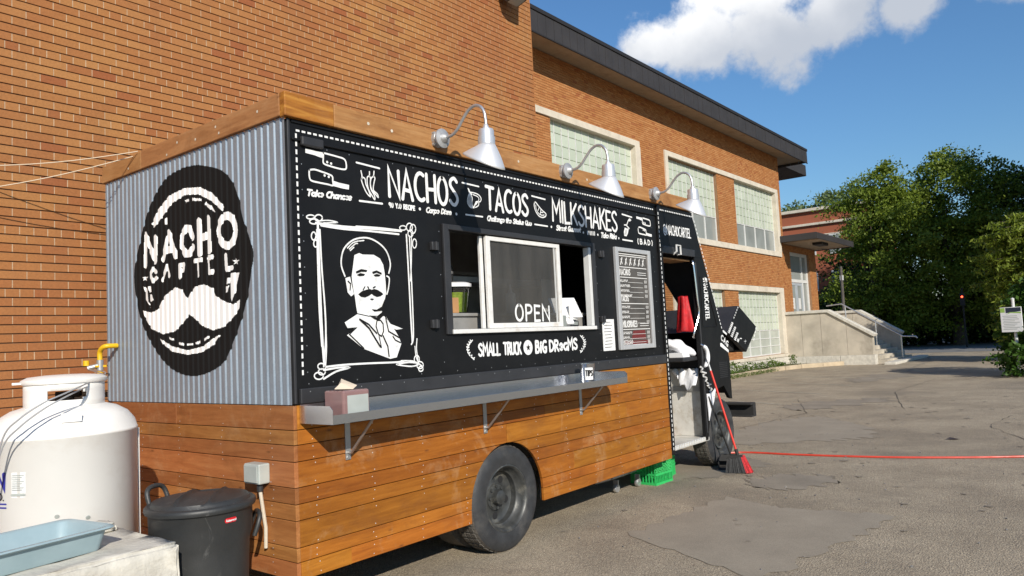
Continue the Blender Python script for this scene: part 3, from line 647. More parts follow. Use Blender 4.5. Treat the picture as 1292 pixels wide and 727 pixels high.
GL = {  # stroke alphabet: width, list of strokes
 'N': (.48, [[(0, 0), (0, 1), (.48, 0), (.48, .93)]]), 'A': (.5, [[(0, 0), (.24, 1), (.5, 0)], [(.09, .33), (.41, .30)]]),
 'C': (.46, [arc(.3, .5, .3, .5, 60, 300)]), 'H': (.44, [[(0, 0), (0, 1)], [(.44, 0), (.44, 1)], [(0, .45), (.44, .47)]]),
 'O': (.5, [arc(.25, .5, .25, .5, 90, 450, 22)]), 'S': (.44, [smooth([(.42, .88), (.28, 1), (.08, .9), (.05, .72), (.2, .54), (.38, .36), (.42, .18), (.28, .01), (.12, .02), (.0, .14)])]),
 'T': (.5, [[(0, 1), (.5, .98)], [(.25, .98), (.25, 0)]]), 'M': (.56, [[(0, 0), (.03, 1), (.28, .42), (.53, 1), (.56, 0)]]), 'I': (.06, [[(.03, 0), (.03, 1)]]),
 'L': (.36, [[(0, 1), (.02, 0), (.36, .02)]]), 'K': (.44, [[(0, 0), (0, 1)], [(.42, 1), (.03, .42)], [(.12, .54), (.44, 0)]]),
 'E': (.36, [[(.36, .98), (0, 1), (0, 0), (.36, .02)], [(0, .52), (.3, .52)]]), 'R': (.42, [[(0, 0), (0, 1)] , smooth([(0, 1), (.3, .97), (.38, .76), (.28, .55), (.0, .5)]), [(.12, .5), (.42, 0)]]),
 'P': (.4, [[(0, 0), (0, 1)], smooth([(0, 1), (.3, .97), (.4, .75), (.3, .52), (0, .46)])]), 'U': (.44, [[(0, 1), (0, .25)] + arc(.22, .24, .22, .24, 180, 360, 8) + [(.44, 1)]]),
 'B': (.42, [[(0, 0), (0, 1)], smooth([(0, 1), (.28, .97), (.34, .78), (.25, .58), (0, .53)]), smooth([(0, .53), (.32, .48), (.42, .26), (.3, .04), (0, 0)])]),
 'G': (.48, [arc(.3, .5, .3, .5, 60, 300) + [(.47, .22), (.47, .42), (.3, .42)]]), 'D': (.46, [[(0, 0), (0, 1)], smooth([(0, 1), (.3, .9), (.46, .5), (.3, .1), (0, 0)])]),
 'Y': (.46, [[(0, 1), (.23, .5), (.46, 1)], [(.23, .5), (.23, 0)]]), 'F': (.36, [[(.36, 1), (0, 1), (0, 0)], [(0, .52), (.3, .52)]]), 'Q': (.5, [arc(.25, .5, .25, .5, 90, 450, 22), [(.3, .25), (.52, -.05)]]),
 '9': (.4, [arc(.2, .72, .2, .27, 0, 360, 14), [(.4, .72), (.34, 0)]]), '0': (.42, [arc(.21, .5, .21, .5, 90, 450, 18)]), '.': (.06, [[(.02, .0), (.05, .03)]]),
 '@': (.7, [arc(.35, .45, .35, .55, -50, 300, 22), arc(.36, .45, .16, .25, 0, 360, 12), [(.52, .7), (.54, .25), (.68, .3)]]),
 '#': (.5, [[(.1, 0), (.2, 1)], [(.32, 0), (.42, 1)], [(0, .34), (.5, .34)], [(.02, .68), (.52, .68)]]),
 '(': (.16, [arc(.22, .5, .2, .62, 120, 240, 8)]), ')': (.16, [arc(-.06, .5, .2, .62, 60, -60, 8)]), ' ': (.3, []), '-': (.3, [[(0, .5), (.3, .5)]]),
 'a': (.42, [arc(.2, .3, .2, .3, 20, 380, 14), [(.4, .6), (.4, .05), (.46, 0)]]), 'b': (.38, [[(0, 1), (0, 0)], arc(.19, .3, .19, .3, 150, -160, 12)]), 'c': (.34, [arc(.2, .3, .2, .3, 50, 310, 12)]),
 'd': (.42, [arc(.2, .3, .2, .3, 20, 380, 14), [(.4, 1), (.4, 0)]]), 'e': (.38, [[(.03, .3)] + arc(.2, .32, .18, .28, 0, 300, 14)]), 'g': (.42, [arc(.2, .3, .2, .3, 20, 380, 14), [(.4, .6), (.38, -.2), (.2, -.32), (.04, -.2)]]),
 'h': (.38, [[(0, 0), (0.03, 1)], smooth([(.0, .35), (.2, .6), (.36, .45), (.36, 0)])]), 'i': (.1, [[(.04, .58), (.05, 0)], [(.05, .8), (.08, .86)]]), 'k': (.36, [[(0, 0), (.02, 1)], [(.34, .58), (.04, .28)], [(.12, .34), (.36, 0)]]),
 'l': (.12, [smooth([(.03, .98), (.03, .15), (.1, 0)])]), 'm': (.6, [[(0, 0), (0, .6)], smooth([(0, .35), (.16, .6), (.28, .45), (.28, 0)]), smooth([(.28, .35), (.44, .6), (.58, .45), (.58, 0)])]),
 'n': (.36, [[(0, 0), (0, .6)], smooth([(0, .35), (.2, .6), (.34, .45), (.34, 0)])]), 'o': (.4, [arc(.2, .3, .2, .3, 90, 450, 14)]), 'p': (.38, [[(0, .6), (-.02, -.32)], arc(.19, .3, .19, .3, 150, -160, 12)]),
 'r': (.26, [[(0, 0), (0, .6)], smooth([(0, .35), (.14, .58), (.26, .55)])]), 's': (.3, [smooth([(.28, .52), (.14, .62), (.03, .48), (.15, .32), (.27, .15), (.14, 0), (0, .08)])]),
 't': (.26, [smooth([(.12, .95), (.1, .15), (.22, 0)]), [(-.02, .62), (.26, .62)]]), 'u': (.4, [smooth([(0, .6), (0, .15), (.16, 0), (.36, .2)]), [(.37, .6), (.37, 0)]]), 'y': (.36, [[(0, .6), (.18, .05)], [(.36, .6), (.1, -.32)]]),
 '!': (.08, [[(.04, .3), (.04, 1)], [(.04, 0), (.05, .04)]]),
}
class Art:
    """flat painted shapes laid in stacked layers a fraction of a millimetre apart; fn(u, v, height) -> point"""
    def __init__(s, fn, h0=0.002): s.mb = MB(); s.fn = fn; s.h = h0; s.h0 = h0; s.k = 0
    def _next(s): s.k = (s.k + 1) % 14; return s.h + s.k * 0.00022
    def stroke(s, pts, w, mi=0, closed=False, taper=None):
        P = [np.array(p, float) for p in pts]; Q = [P[0]]
        for p in P[1:]:
            if np.hypot(*(p - Q[-1])) > w * 0.12: Q.append(p)
        P = Q; n = len(P)
        if n < 2: return s.disc(P[0], w / 2, mi)
        h = s._next(); Lf, Rt = [], []
        for i in range(n):
            d1 = P[i] - P[i - 1] if i else P[1] - P[0]; d2 = P[i + 1] - P[i] if i < n - 1 else P[-1] - P[-2]
            d1 = d1 / np.hypot(*d1); d2 = d2 / np.hypot(*d2); t_ = d1 + d2
            if np.hypot(*t_) < 1e-6: t_ = d1
            t_ = t_ / np.hypot(*t_); nn = np.array([-t_[1], t_[0]]); c = max(0.45, nn @ np.array([-d1[1], d1[0]]))
            ww = w / 2 / c * (1 if taper is None else taper(i / (n - 1))); Lf.append(P[i] + nn * ww); Rt.append(P[i] - nn * ww)
        vs = [s.fn(q[0], q[1], h) for q in Lf] + [s.fn(q[0], q[1], h) for q in Rt]
        s.mb.add(vs, [(i, i + 1, n + i + 1, n + i) for i in range(n - 1)], mi)
        if taper is None and w > 0.004:
            for e, o in ((0, P[0] - P[1]), (n - 1, P[-1] - P[-2])):
                a0 = math.atan2(o[1], o[0]); ring = [(P[e][0] + w / 2 * math.cos(a0 + q), P[e][1] + w / 2 * math.sin(a0 + q)) for q in np.linspace(-math.pi / 2, math.pi / 2, 7)]
                s.mb.add([s.fn(x, y, h) for x, y in ring], [tuple(range(7))], mi)
    def disc(s, c, r, mi=0, n=14): s.poly([(c[0] + r * math.cos(2 * math.pi * k / n), c[1] + r * math.sin(2 * math.pi * k / n)) for k in range(n)], mi)
    def poly(s, pts, mi=0, lift=0.0):
        h = s._next() + lift; tr = tessellate_polygon([[Vector((p[0], p[1], 0)) for p in pts]])
        s.mb.add([s.fn(p[0], p[1], h) for p in pts], [tuple(q) for q in tr], mi)
    def word(s, txt, p0, p1, p_top, w, gap=0.17, slant=0.0, wob=0.0, mi=0):
        """letters along p0->p1 (baseline ends), cap height up to p_top above p0"""
        p0, p1, pt = (np.array(q, float) for q in (p0, p1, p_top)); ax = p1 - p0; L_ = np.hypot(*ax); ax /= L_
        up = pt - p0; H = up @ np.array([-ax[1], ax[0]]); upv = np.array([-ax[1], ax[0]])
        tot = sum(GL[ch][0] + gap for ch in txt) - gap; sc = L_ / tot; x = 0.0; rr = random.Random(txt)
        for ch in txt:
            gw, st = GL[ch]; dy = rr.uniform(-wob, wob) * H; kh = 1 + rr.uniform(-wob, wob)
            for q in st: s.stroke([p0 + ax * ((x + a + slant * b_ * 0.5) * sc) + upv * (b_ * H * kh + dy) for a, b_ in q], w, mi)
            x += gw + gap
    def build(s, name, mats, parent): return s.mb.build(name, mats, parent, fix=False)
fs = lambda dy: (lambda u, v, h: (u, dy - h, v))           # truck side plane, shapes face -Y

# ================================================================== THE TRUCK
tk = thing('food_truck', 'black food truck with wood planked skirt and corrugated steel end wall', 'food truck', (0, 0, 0))
SZ0, SZ1, TZ = 0.30, 1.31, 3.05           # skirt bottom, skirt top, black panel top
HW = (1.376, 3.333, 1.735, 2.478)         # service hatch opening
b = MB(); wall_with_holes(b, 0.02, 4.70, SZ1, TZ, 0.0, 0.05, [HW]); b.build('side_panel', 'black_paint', tk, fix=False)
b = MB(); b.box(0.0, 0.019, -0.008, 0.05, SZ1 + 0.005, TZ); b.build('corner_trim', 'black_grey', tk, bevel=0.004)
b = MB(); b.box(0.05, 4.70, 2.40, 2.45, SZ1, TZ); b.build('far_side_panel', 'black_paint', tk)
b = MB(); b.box(0.03, 5.55, 0.05, 2.40, TZ - 0.04, TZ); b.build('roof_panel', 'interior_steel', tk)
b = MB(); b.box(0.03, 4.70, 0.05, 2.40, 0.98, 1.03); b.build('floor_panel', 'steel_floor', tk)
b = MB(); b.box(0.05, 4.68, 1.9, 1.93, 1.03, TZ - 0.05); b.build('interior_wall', 'interior_steel', tk)
b = MB(); b.box(4.66, 4.70, 0.9, 2.38, 1.03, TZ - 0.05); b.build('bulkhead', 'black_paint', tk)
# black rails and mouldings
b = MB(); b.box(0.03, 4.70, -0.028, -0.001, SZ1 + 0.004, 1.405); b.build('lower_rail', 'black_grey', tk, bevel=0.006)
b = MB(); b.box(0.03, 4.69, -0.016, -0.001, 2.918, 2.934); b.build('drip_moulding', 'black_paint', tk, bevel=0.004)
b = MB(); b.box(0.03, 4.69, -0.010, -0.001, 3.03, 3.046); b.build('top_moulding', 'black_paint', tk)
mk0, mk1 = side(377.5, 178), side(405.5, 185); b = MB(); b.box(mk0[0], mk1[0], -0.03, -0.001, mk0[1] - .03, mk0[1] + .03); b.build('marker_light', 'black_grey', tk, bevel=0.01)
# skirt planks, clipped round the wheel arch
PZ = [1.31, 1.165, 1.077, 0.98, 0.83, 0.735, 0.64, 0.485, 0.402, 0.30]
AX_, AZ_, AR_ = 1.935, 0.39, 0.445
def xz(dy0): return lambda u, v, d: (u, d, v)
def plank(x0, x1, z0, z1):
    g_ = 0.0022; z0 += g_; z1 -= g_; x0 += 0.001; x1 -= 0.001
    def arch(z): return math.sqrt(max(0, AR_ ** 2 - (z - AZ_) ** 2)) if z > AZ_ else AR_
    polys = []
    zs = [z0 + (z1 - z0) * k / 8 for k in range(9)]
    if x1 < AX_ - AR_ or x0 > AX_ + AR_ or z0 > AZ_ + AR_: polys.append([(x0, z0), (x1, z0), (x1, z1), (x0, z1)])
    else:
        zt = AZ_ + AR_
        if x0 < AX_:
            Lp = [(x0, z0)] + [(max(x0, AX_ - arch(z)), z) for z in zs if z < zt]
            if z1 >= zt: Lp += [(AX_, zt), (AX_, z1)]
            Lp += [(x0, z1)]; polys.append(Lp)
        if x1 > AX_:
            Lp = [(x1, z0)] + [(min(x1, AX_ + arch(z)), z) for z in zs if z < zt]
            if z1 >= zt: Lp += [(AX_ + .0015, zt), (AX_ + .0015, z1)]
            Lp += [(x1, z1)]; polys.append(Lp[::-1])
    for p in polys:
        dy = random.uniform(-0.0025, 0.0025); b = MB(); b.prism(p, xz(0), -0.024 + dy, 0.0); b.build('plank', 'skirt_wood', tk, bevel=0.0025)
jn = [(2.3,), (3.85,), (2.45,), (3.8,), (), (3.0,), (2.85,), (3.3,), (0.37, 3.05)]
for k in range(9):
    xs = [0.0] + list(jn[k]) + [4.69]
    for a, c in zip(xs, xs[1:]): plank(a, c, PZ[k + 1], PZ[k])
for k in range(9):           # end wall planks
    ys = [-0.024] + ([1.35] if k in (0, 4) else [1.9] if k in (2, 7) else []) + [2.45]
    for a, c in zip(ys, ys[1:]):
        b = MB(); b.box(-0.026 + random.uniform(-.002, .002), 0.0, a + .001, c - .001, PZ[k + 1] + .0022, PZ[k] - .0022); b.build('plank', 'skirt_wood_end', tk, bevel=0.0025)
b = MB(); wall_with_holes(b, 0.005, 4.69, 0.31, 1.3, 0.001, 0.02, [(1.48, 2.39, 0.3, 0.85)]); b.box(0.001, 0.02, 0.021, 2.44, 0.31, 1.3); b.box(1.3, 2.5, 0.45, 0.47, 0.4, 1.0); b.build('skirt_backing', 'chassis', tk, fix=False)
rs = MB()                    # nail heads
def nail(mb, x, y, z, ax, r=0.0035):
    vs = [];
    for q in range(6):
        c_, s_ = math.cos(q * math.pi / 3) * r, math.sin(q * math.pi / 3) * r
        vs.append((x + c_, y, z + s_) if ax == 'y' else (x, y + c_, z + s_))
    mb.add(vs, [tuple(range(6))])
for k in range(9):
    for xx in np.arange(0.12, 4.65, 0.44):
        for zz in (PZ[k] - 0.022, PZ[k + 1] + 0.022):
            x_ = xx + random.uniform(-.02, .02)
            if (x_ - AX_) ** 2 + (zz - AZ_) ** 2 > 0.47 ** 2: nail(rs, x_, -0.0275, zz + random.uniform(-.006, .006), 'y')
    for yy in np.arange(0.2, 2.4, 0.55):
        for zz in (PZ[k] - 0.022, PZ[k + 1] + 0.022): nail(rs, -0.0295, yy + random.uniform(-.02, .02), zz, 'x')
o = rs.build('nail_heads', 'alu_white', tk, fix=False); o['kind'] = 'stuff'
rv = MB()                    # rivets of the black panels
for xx in np.arange(0.1, 4.65, 0.19):
    for zz in (2.90, 1.43, 1.385): nail(rv, xx + random.uniform(-.01, .01), -0.0292 if zz < 1.4 else -0.002, zz, 'y', 0.004)
for zz in np.arange(1.5, 2.9, 0.16):
    for xx in (0.10, 1.29, 3.43, 4.60): nail(rv, xx, -0.002, zz, 'y', 0.004)
o = rv.build('rivets', 'steel_dull', tk, fix=False); o['kind'] = 'stuff'
# roof edge beams
b = MB(); b.box(-0.034, 0.335, -0.036, 0.02, TZ + 0.003, 3.205); b.build('roof_beam', 'beam_wood_dark', tk, bevel=0.006)
b = MB(); b.box(0.338, 5.60, -0.034, 0.02, TZ + 0.003, 3.20); b.build('roof_beam', 'beam_wood', tk, bevel=0.006)
b = MB(); b.box(-0.034, 0.0, -0.0355, 1.82, TZ + 0.012, 3.203, ); 
b = MB(); b.box(-0.034, 0.0, 0.021, 1.80, TZ + 0.012, 3.203); b.build('roof_beam', 'beam_wood_end', tk, bevel=0.005)
b = MB(); b.box(-0.032, 0.0, 1.803, 2.47, TZ + 0.012, 3.195); b.build('roof_beam', 'beam_wood_end', tk, bevel=0.005)
kn = MB()
for xx, zz in ((0.62, 3.13), (0.83, 3.12), (1.62, 3.11), (2.25, 3.13), (3.3, 3.12), (3.9, 3.13)): nail(kn, xx, -0.0362, zz, 'y', 0.012)
for yy, zz in ((0.25, 3.14), (0.7, 3.10), (0.74, 3.15), (1.0, 3.12), (1.25, 3.15), (1.4, 3.09), (2.0, 3.1)): nail(kn, -0.0362, yy, zz, 'x', 0.010)
o = kn.build('beam_screws', 'limestone', tk, fix=False); o['kind'] = 'stuff'
# corrugated end wall
PIT, DEP = 0.068, 0.0088
def corr(y):                 # outward depth of the corrugation (trapezoid with round shoulders)
    ph = (np.asarray(y) / PIT) % 1.0
    w = np.abs(ph - 0.5) * 2             # 0..1..0
    return np.clip((w - 0.10) / 0.30, 0, 1) * DEP
ys = np.arange(0.0, 2.4501, PIT / 25); zs = np.array([SZ1 + 0.003, 1.6, 2.0, 2.4, 2.8, TZ + 0.008])
V = np.array([[-0.006 - corr(y), y, z] for z in zs for y in ys]); nx = len(ys)
F = np.array([(j * nx + i, (j + 1) * nx + i, (j + 1) * nx + i + 1, j * nx + i + 1) for j in range(len(zs) - 1) for i in range(nx - 1)])
fast_mesh('corrugated_wall', V, F, 'corrugated', tk)
b = MB(); b.box(0.0, 0.02, 0.052, 2.45, SZ1, TZ); b.build('end_backing', 'chassis', tk)
# painted logo that follows the corrugation: cells tested against the drawn shapes
EC = crop(170, 200, 2.594, endf)
def E_(pts): return [EC(*p) for p in pts]
black_polys = [E_(smooth([(215, 22), (290, 40), (335, 95), (362, 200), (392, 310), (372, 470), (330, 600), (290, 675), (205, 712), (130, 690), (70, 620), (25, 520), (5, 385), (25, 270), (55, 160), (105, 70), (165, 32), (215, 22)], 6))]
white_polys = [E_(p) for p in (
    [(62, 215), (82, 170), (120, 122), (170, 98), (220, 95), (262, 115), (300, 160), (292, 172), (258, 140), (215, 118), (172, 120), (128, 148), (95, 195), (70, 228)],
    [(170, 138), (185, 134), (185, 142), (172, 146)], [(195, 130), (222, 132), (222, 140), (196, 139)], [(238, 142), (262, 160), (272, 178), (255, 168), (236, 152)], [(105, 200), (112, 190), (114, 214), (106, 218)],
    [(180, 462), (190, 440), (205, 420), (232, 412), (262, 425), (272, 450), (300, 468), (330, 478), (352, 462), (350, 490), (330, 520), (298, 552), (262, 562), (228, 548), (205, 525), (185, 510), (172, 530), (140, 565), (100, 575), (62, 558), (40, 520), (34, 498), (60, 505), (82, 495), (105, 450), (140, 422), (162, 430), (180, 462)],
    [(90, 590), (130, 615), (180, 628), (230, 615), (262, 590), (288, 575), (265, 610), (225, 635), (180, 642), (130, 632), (98, 606)],
    [(118, 583), (132, 590), (134, 597), (122, 592)], [(150, 600), (170, 606), (168, 614), (150, 608)], [(178, 606), (196, 604), (196, 612), (178, 613)], [(206, 602), (222, 596), (222, 604), (208, 609)], [(232, 592), (248, 580), (250, 586), (236, 598)],
    [(322, 375), (350, 374), (335, 440), (325, 468), (318, 440)], [(310, 392), (320, 388), (316, 408), (308, 412)], [(306, 420), (315, 416), (312, 436), (306, 440)],
    [(36, 420), (48, 425), (52, 470), (60, 490), (44, 462)], [(50, 420), (60, 418), (62, 436), (54, 440)], [(54, 446), (63, 444), (68, 464), (60, 470)])]
def star(cx, cy, r): return E_([(cx + (r if k % 2 == 0 else r * .42) * math.sin(k * math.pi / 5), cy - (r if k % 2 == 0 else r * .42) * math.cos(k * math.pi / 5)) for k in range(10)])
white_polys += [star(338, 337, 12), star(41, 392, 11)]
W1, W2 = 0.054, 0.034
segs = []                    # thick letter strokes: (points, width)
for pts in ([(42, 350), (42, 252), (74, 336), (74, 262)], [(100, 330), (118, 245), (140, 318)], [(106, 302), (132, 296)], [(196, 258), (188, 232), (174, 229), (162, 250), (161, 288), (172, 312), (186, 312), (197, 292)],
            [(216, 207), (219, 311)], [(247, 199), (251, 302)], [(217, 262), (249, 252)], arc(309, 237, 28, 49, 0, 360, 20)): segs.append((E_(pts), W1))
for pts in ([(77, 372), (66, 362), (58, 380), (66, 402), (78, 392)], [(98, 398), (112, 352), (120, 384)], [(155, 388), (154, 350), (168, 348), (166, 366), (156, 368)], [(204, 336), (224, 332)], [(212, 336), (214, 383)],
            [(262, 322), (246, 326), (250, 373), (264, 370)], [(305, 318), (308, 363), (326, 358)]): segs.append((E_(pts), W2))
def inpoly(P, Y, Z):
    ins = np.zeros(Y.shape, bool); n = len(P)
    for i in range(n):
        (y1, z1), (y2, z2) = P[i], P[(i + 1) % n]
        if z1 == z2: continue
        cnd = ((z1 > Z) != (z2 > Z)) & (Y < (y2 - y1) * (Z - z1) / (z2 - z1) + y1); ins ^= cnd
    return ins
def nearseg(P, w, Y, Z):
    out = np.zeros(Y.shape, bool)
    for (y1, z1), (y2, z2) in zip(P, P[1:]):
        dy, dz = y2 - y1, z2 - z1; q = np.clip(((Y - y1) * dy + (Z - z1) * dz) / (dy * dy + dz * dz + 1e-12), 0, 1)
        out |= (Y - y1 - q * dy) ** 2 + (Z - z1 - q * dz) ** 2 < (w / 2) ** 2
    return out
gy = np.arange(4 * PIT, 2.05, PIT / 25); gz = np.arange(1.42, 3.02, 0.0045)
CY, CZ = np.meshgrid((gy[:-1] + gy[1:]) / 2, (gz[:-1] + gz[1:]) / 2)
inb = inpoly(black_polys[0], CY, CZ); inw = np.zeros(CY.shape, bool)
for P in white_polys: inw |= inpoly(P, CY, CZ)
for P, w in segs: inw |= nearseg(P, w, CY, CZ)
for P, w in (([EC(118, 300), EC(126, 300)], 0.03), ([EC(125, 250), EC(150, 330)], 0.0001)): pass
worn = RNG.random(CY.shape) < 0.0
GY, GZ = np.meshgrid(gy, gz); V = np.stack([-0.0072 - corr(GY), GY, GZ], -1).reshape(-1, 3); nx = len(gy)
jj, ii = np.nonzero(inb | inw); F = np.stack([jj * nx + ii, (jj + 1) * nx + ii, (jj + 1) * nx + ii + 1, jj * nx + ii + 1], 1)
lo_ = fast_mesh('painted_logo', V, F, ('logo_black', 'logo_white'), tk, mi=inw[jj, ii].astype(int)); lo_['label'] = 'black oval logo reading NACHO CARTEL above a white moustache'
# ---- dashed border
da = Art(fs(-0.003))
def dashes(p0, p1, pitch=0.043, ln=0.027, w=0.0125):
    p0, p1 = np.array(p0), np.array(p1); d = p1 - p0; L_ = np.hypot(*d); d /= L_; nn = np.array([-d[1], d[0]]) * w / 2; s_ = 0
    while s_ + ln < L_:
        a, c = p0 + d * s_, p0 + d * (s_ + ln); da.mb.add([da.fn(*q, 0) for q in (a - nn, c - nn, c + nn, a + nn)], [(0, 1, 2, 3)]); s_ += pitch
dashes((0.065, 2.985), (4.66, 2.985)); dashes((0.065, 2.965), (0.065, 1.45), 0.05, 0.03)
da.fn = fs(-0.026); dashes((4.716, 2.96), (4.735, 0.37), 0.05, 0.03, 0.014); dashes((4.76, 2.992), (5.60, 2.992), 0.043, 0.026, 0.014)
da.fn = fs(-0.008); dashes((5.655, 2.96), (6.25, 1.66), 0.05, 0.028, 0.016)
o = da.build('dashed_border', 'white_paint', tk); o['kind'] = 'stuff'
# ---- headline lettering
def lettering(label, fn, dy=-0.0005):
    a = Art(fs(dy)); fn(a); o = a.build('lettering', 'white_paint', tk); o['label'] = label; return o
lettering('large white word NACHOS', lambda a: a.word('NACHOS', side(491.3, 248.2), side(577.5, 260.2), side(490, 212.5), 0.027, 0.16, wob=0.03))
lettering('large white word TACOS', lambda a: a.word('TACOS', side(613.5, 262.8), side(666, 273), side(612, 235), 0.027, 0.15, wob=0.03))
lettering('large white word MILKSHAKES', lambda a: a.word('MILKSHAKES', side(697.5, 278.5), side(778.5, 292.5), side(696.5, 252), 0.025, 0.14, wob=0.03))
lettering('small white words 90 Y.O RECIPE', lambda a: a.word('90 Y.O RECIPE', side(490.8, 261.3), side(523, 265.6), side(490, 255.8), 0.0095, 0.2))
def script(txt, p0, p1, pt, w=0.011): lettering('small white script words ' + txt, lambda a: a.word(txt, p0, p1, pt, w, 0.07, 0.35))
script('Take Chances', side(386.5, 246.5), side(442.5, 252.6), side(386.5, 239.3), 0.0125)
script('Carpe Diem', side(537.5, 268), side(568.5, 270.8), side(537.5, 262))
script('Challenge the Status Quo', side(614.5, 278.2), side(670, 284.6), side(614.5, 272.6), 0.012)
script('Street Gourmet', side(701.8, 290.3), side(732, 293), side(701.6, 284.6), 0.013)
script('Take Risks', side(758, 299.5), side(777.5, 301.5), side(757.7, 293.8), 0.014)
def paint(name, label=None):
    global a
    a = Art(fs(-0.0005)); a.nm = name; a.lb = label
def done():
    o = a.build(a.nm, ('white_paint', 'logo_black'), tk)
    if a.lb: o['label'] = a.lb
if True:
    for p, q, w in (((449.4, 205.2), (478.5, 212.7), .012), ((453.4, 253.6), (482, 257.2), .013), ((582.8, 230.6), (603.7, 235.6), .012), ((587.5, 270.9), (608.6, 273.7), .012), ((670.6, 247.4), (687.4, 251.8), .013), ((674.4, 283.2), (690.5, 285.7), .013),
                    ((784.5, 270.4), (796.8, 274.3), .015), ((785.4, 302.5), (797.8, 304.5), .015)):
        paint('rule_line'); a.stroke([side(*p), side(*q)], w); done()
    for p in ((529.4, 263.8), (575.5, 270.2), (695.4, 286.4), (735.8, 293.6), (754, 296.3), (780.5, 300.8)):
        paint('dot'); a.disc(side(*p), 0.011); done()
    k = crop(690, 240, 9.086)
    paint('lettering', 'tiny white word under MILKSHAKES')
    for x in (462, 478, 494, 510, 526, 542): a.stroke([k(x, 472 + (x - 462) * .1), k(x + 2, 508 + (x - 462) * .1)], 0.012)
    done()
    # knives, left group
    def knives(f, w):
        a.poly([f(*p) for p in ((45, 68), (110, 85), (165, 100), (250, 115), (245, 180), (200, 165), (150, 145), (90, 130), (45, 118))])
        a.stroke([f(*p) for p in smooth([(252, 120), (330, 140), (420, 165), (480, 185), (508, 220), (514, 295), (480, 308), (400, 292), (320, 268), (255, 240), (250, 180), (252, 120)], 4)], w)
        for p in ((295, 225), (340, 242)): a.disc(f(*p), w * 0.75)
        a.stroke([f(*p) for p in smooth([(92, 315), (150, 310), (230, 335), (300, 360), (352, 388), (358, 440), (360, 492), (300, 480), (200, 460), (115, 438), (92, 400), (88, 340), (92, 315)], 4)], w)
        for p in ((265, 378), (312, 394)): a.disc(f(*p), w * 0.75)
        a.poly([f(*p) for p in ((365, 440), (430, 462), (545, 488), (542, 540), (480, 530), (420, 515), (365, 500))])
    paint('painted_cleavers', 'white outlines of two cleavers left of the chillies'); knives(crop(380, 180, 9.09), 0.011); done()
    L0 = np.array(crop(380, 180, 9.09)(45, 68)); L1 = np.array(crop(380, 180, 9.09)(545, 540)); R0 = np.array(side(802.5, 273)); R1 = np.array(side(822, 299)); sc = (R1 - R0) / (L1 - L0); sc = np.array([sc[0], sc[1]])
    paint('painted_cleavers', 'small white outlines of two cleavers above the menu'); knives(lambda u, v: tuple(R0 + (np.array(crop(380, 180, 9.09)(u, v)) - L0) * sc), 0.014)
    done()
    # chillies
    paint('painted_chillies')
    f = crop(380, 180, 9.09)
    for pts in ([(683, 325), (695, 390), (688, 430), (715, 510), (750, 580), (790, 620), (775, 560), (740, 480), (730, 420), (705, 400), (690, 420)],
                [(780, 335), (778, 380), (755, 400), (755, 470), (770, 540), (810, 610), (840, 655), (838, 610), (800, 540), (790, 470), (792, 410), (778, 385)],
                [(832, 330), (825, 385), (800, 410), (790, 470), (805, 540), (850, 595), (880, 630), (870, 590), (825, 545), (830, 470), (842, 410), (826, 388)]):
        a.stroke([f(*p) for p in smooth(pts, 4)], 0.009)
    done(); paint('painted_onion')
    f = crop(480, 200, 8.08)
    a.poly([f(*p) for p in ((885, 300), (898, 305), (915, 345), (935, 365), (925, 375), (905, 365))])
    for k in range(5):
        q = k * 11; a.stroke([f(*p) for p in smooth([(905, 350), (888 + q, 400), (885 + q, 450), (905 + q * .8, 490), (930 + q * .5, 505), (960 - q * .1, 480), (985 - q * .3, 440)], 4)], 0.007)
    a.stroke([f(*p) for p in smooth([(910, 345), (960, 355), (1000, 375), (1022, 410), (1015, 440), (1000, 445), (995, 480), (965, 500)], 4)], 0.009)
    a.stroke([f(*p) for p in smooth([(940, 370), (985, 390), (1000, 415), (990, 440), (970, 470)], 4)], 0.008)
    done(); paint('painted_citrus_slice')
    f = crop(600, 230, 10.38)
    a.stroke([f(*p) for p in smooth([(770, 262), (765, 310), (785, 380), (825, 440), (870, 462), (910, 450), (918, 415), (870, 370), (820, 310), (785, 265), (770, 262)], 4)], 0.011)
    a.stroke([f(*p) for p in smooth([(785, 300), (790, 350), (820, 405), (860, 432), (895, 430)], 4)], 0.008)
    for p, q in (((830, 330), (815, 370)), ((850, 365), (845, 420)), ((880, 400), (850, 395))): a.stroke([f(*p), f(*q)], 0.008)
    done(); paint('painted_milkshake')
    f = crop(690, 240, 9.086)
    a.poly([f(*p) for p in ((890, 430), (935, 445), (925, 500), (910, 530), (885, 525), (880, 480))]); a.stroke([f(*p) for p in ((885, 400), (905, 400), (940, 440))], 0.014)
    a.stroke([f(*p) for p in smooth([(912, 400), (930, 350), (945, 332), (958, 345), (940, 352)], 4)], 0.013)
    for x in (900, 912): a.stroke([f(x, 460), f(x - 8, 510)], 0.006, 1)
    done()
    f = crop(580, 410, 7.6)
    for stem, sg in ((smooth([(108, 158), (75, 210), (82, 275), (135, 332)], 5), 1), (smooth([(1165, 115), (1192, 160), (1188, 215), (1158, 265)], 5), -1)):
        paint('painted_laurel'); a.stroke([f(*p) for p in stem], 0.010)
        for i, (x, y) in enumerate(stem[::2]): a.stroke([f(x - 10, y - 12), f(x, y)], 0.010); a.stroke([f(x + 12, y - 10), f(x, y)], 0.010)
        done()
    paint('painted_badge'); c = f(653, 217); ring = arc(0, 0, 1, 1, 0, 360, 22); a.disc(c, 0.062, 0, 22)
    a.poly([(c[0] + (.03 if k % 2 == 0 else .012) * math.sin(k * math.pi / 5), c[1] + (.03 if k % 2 == 0 else .012) * math.cos(k * math.pi / 5)) for k in range(10)], 1, 0.004)
done()
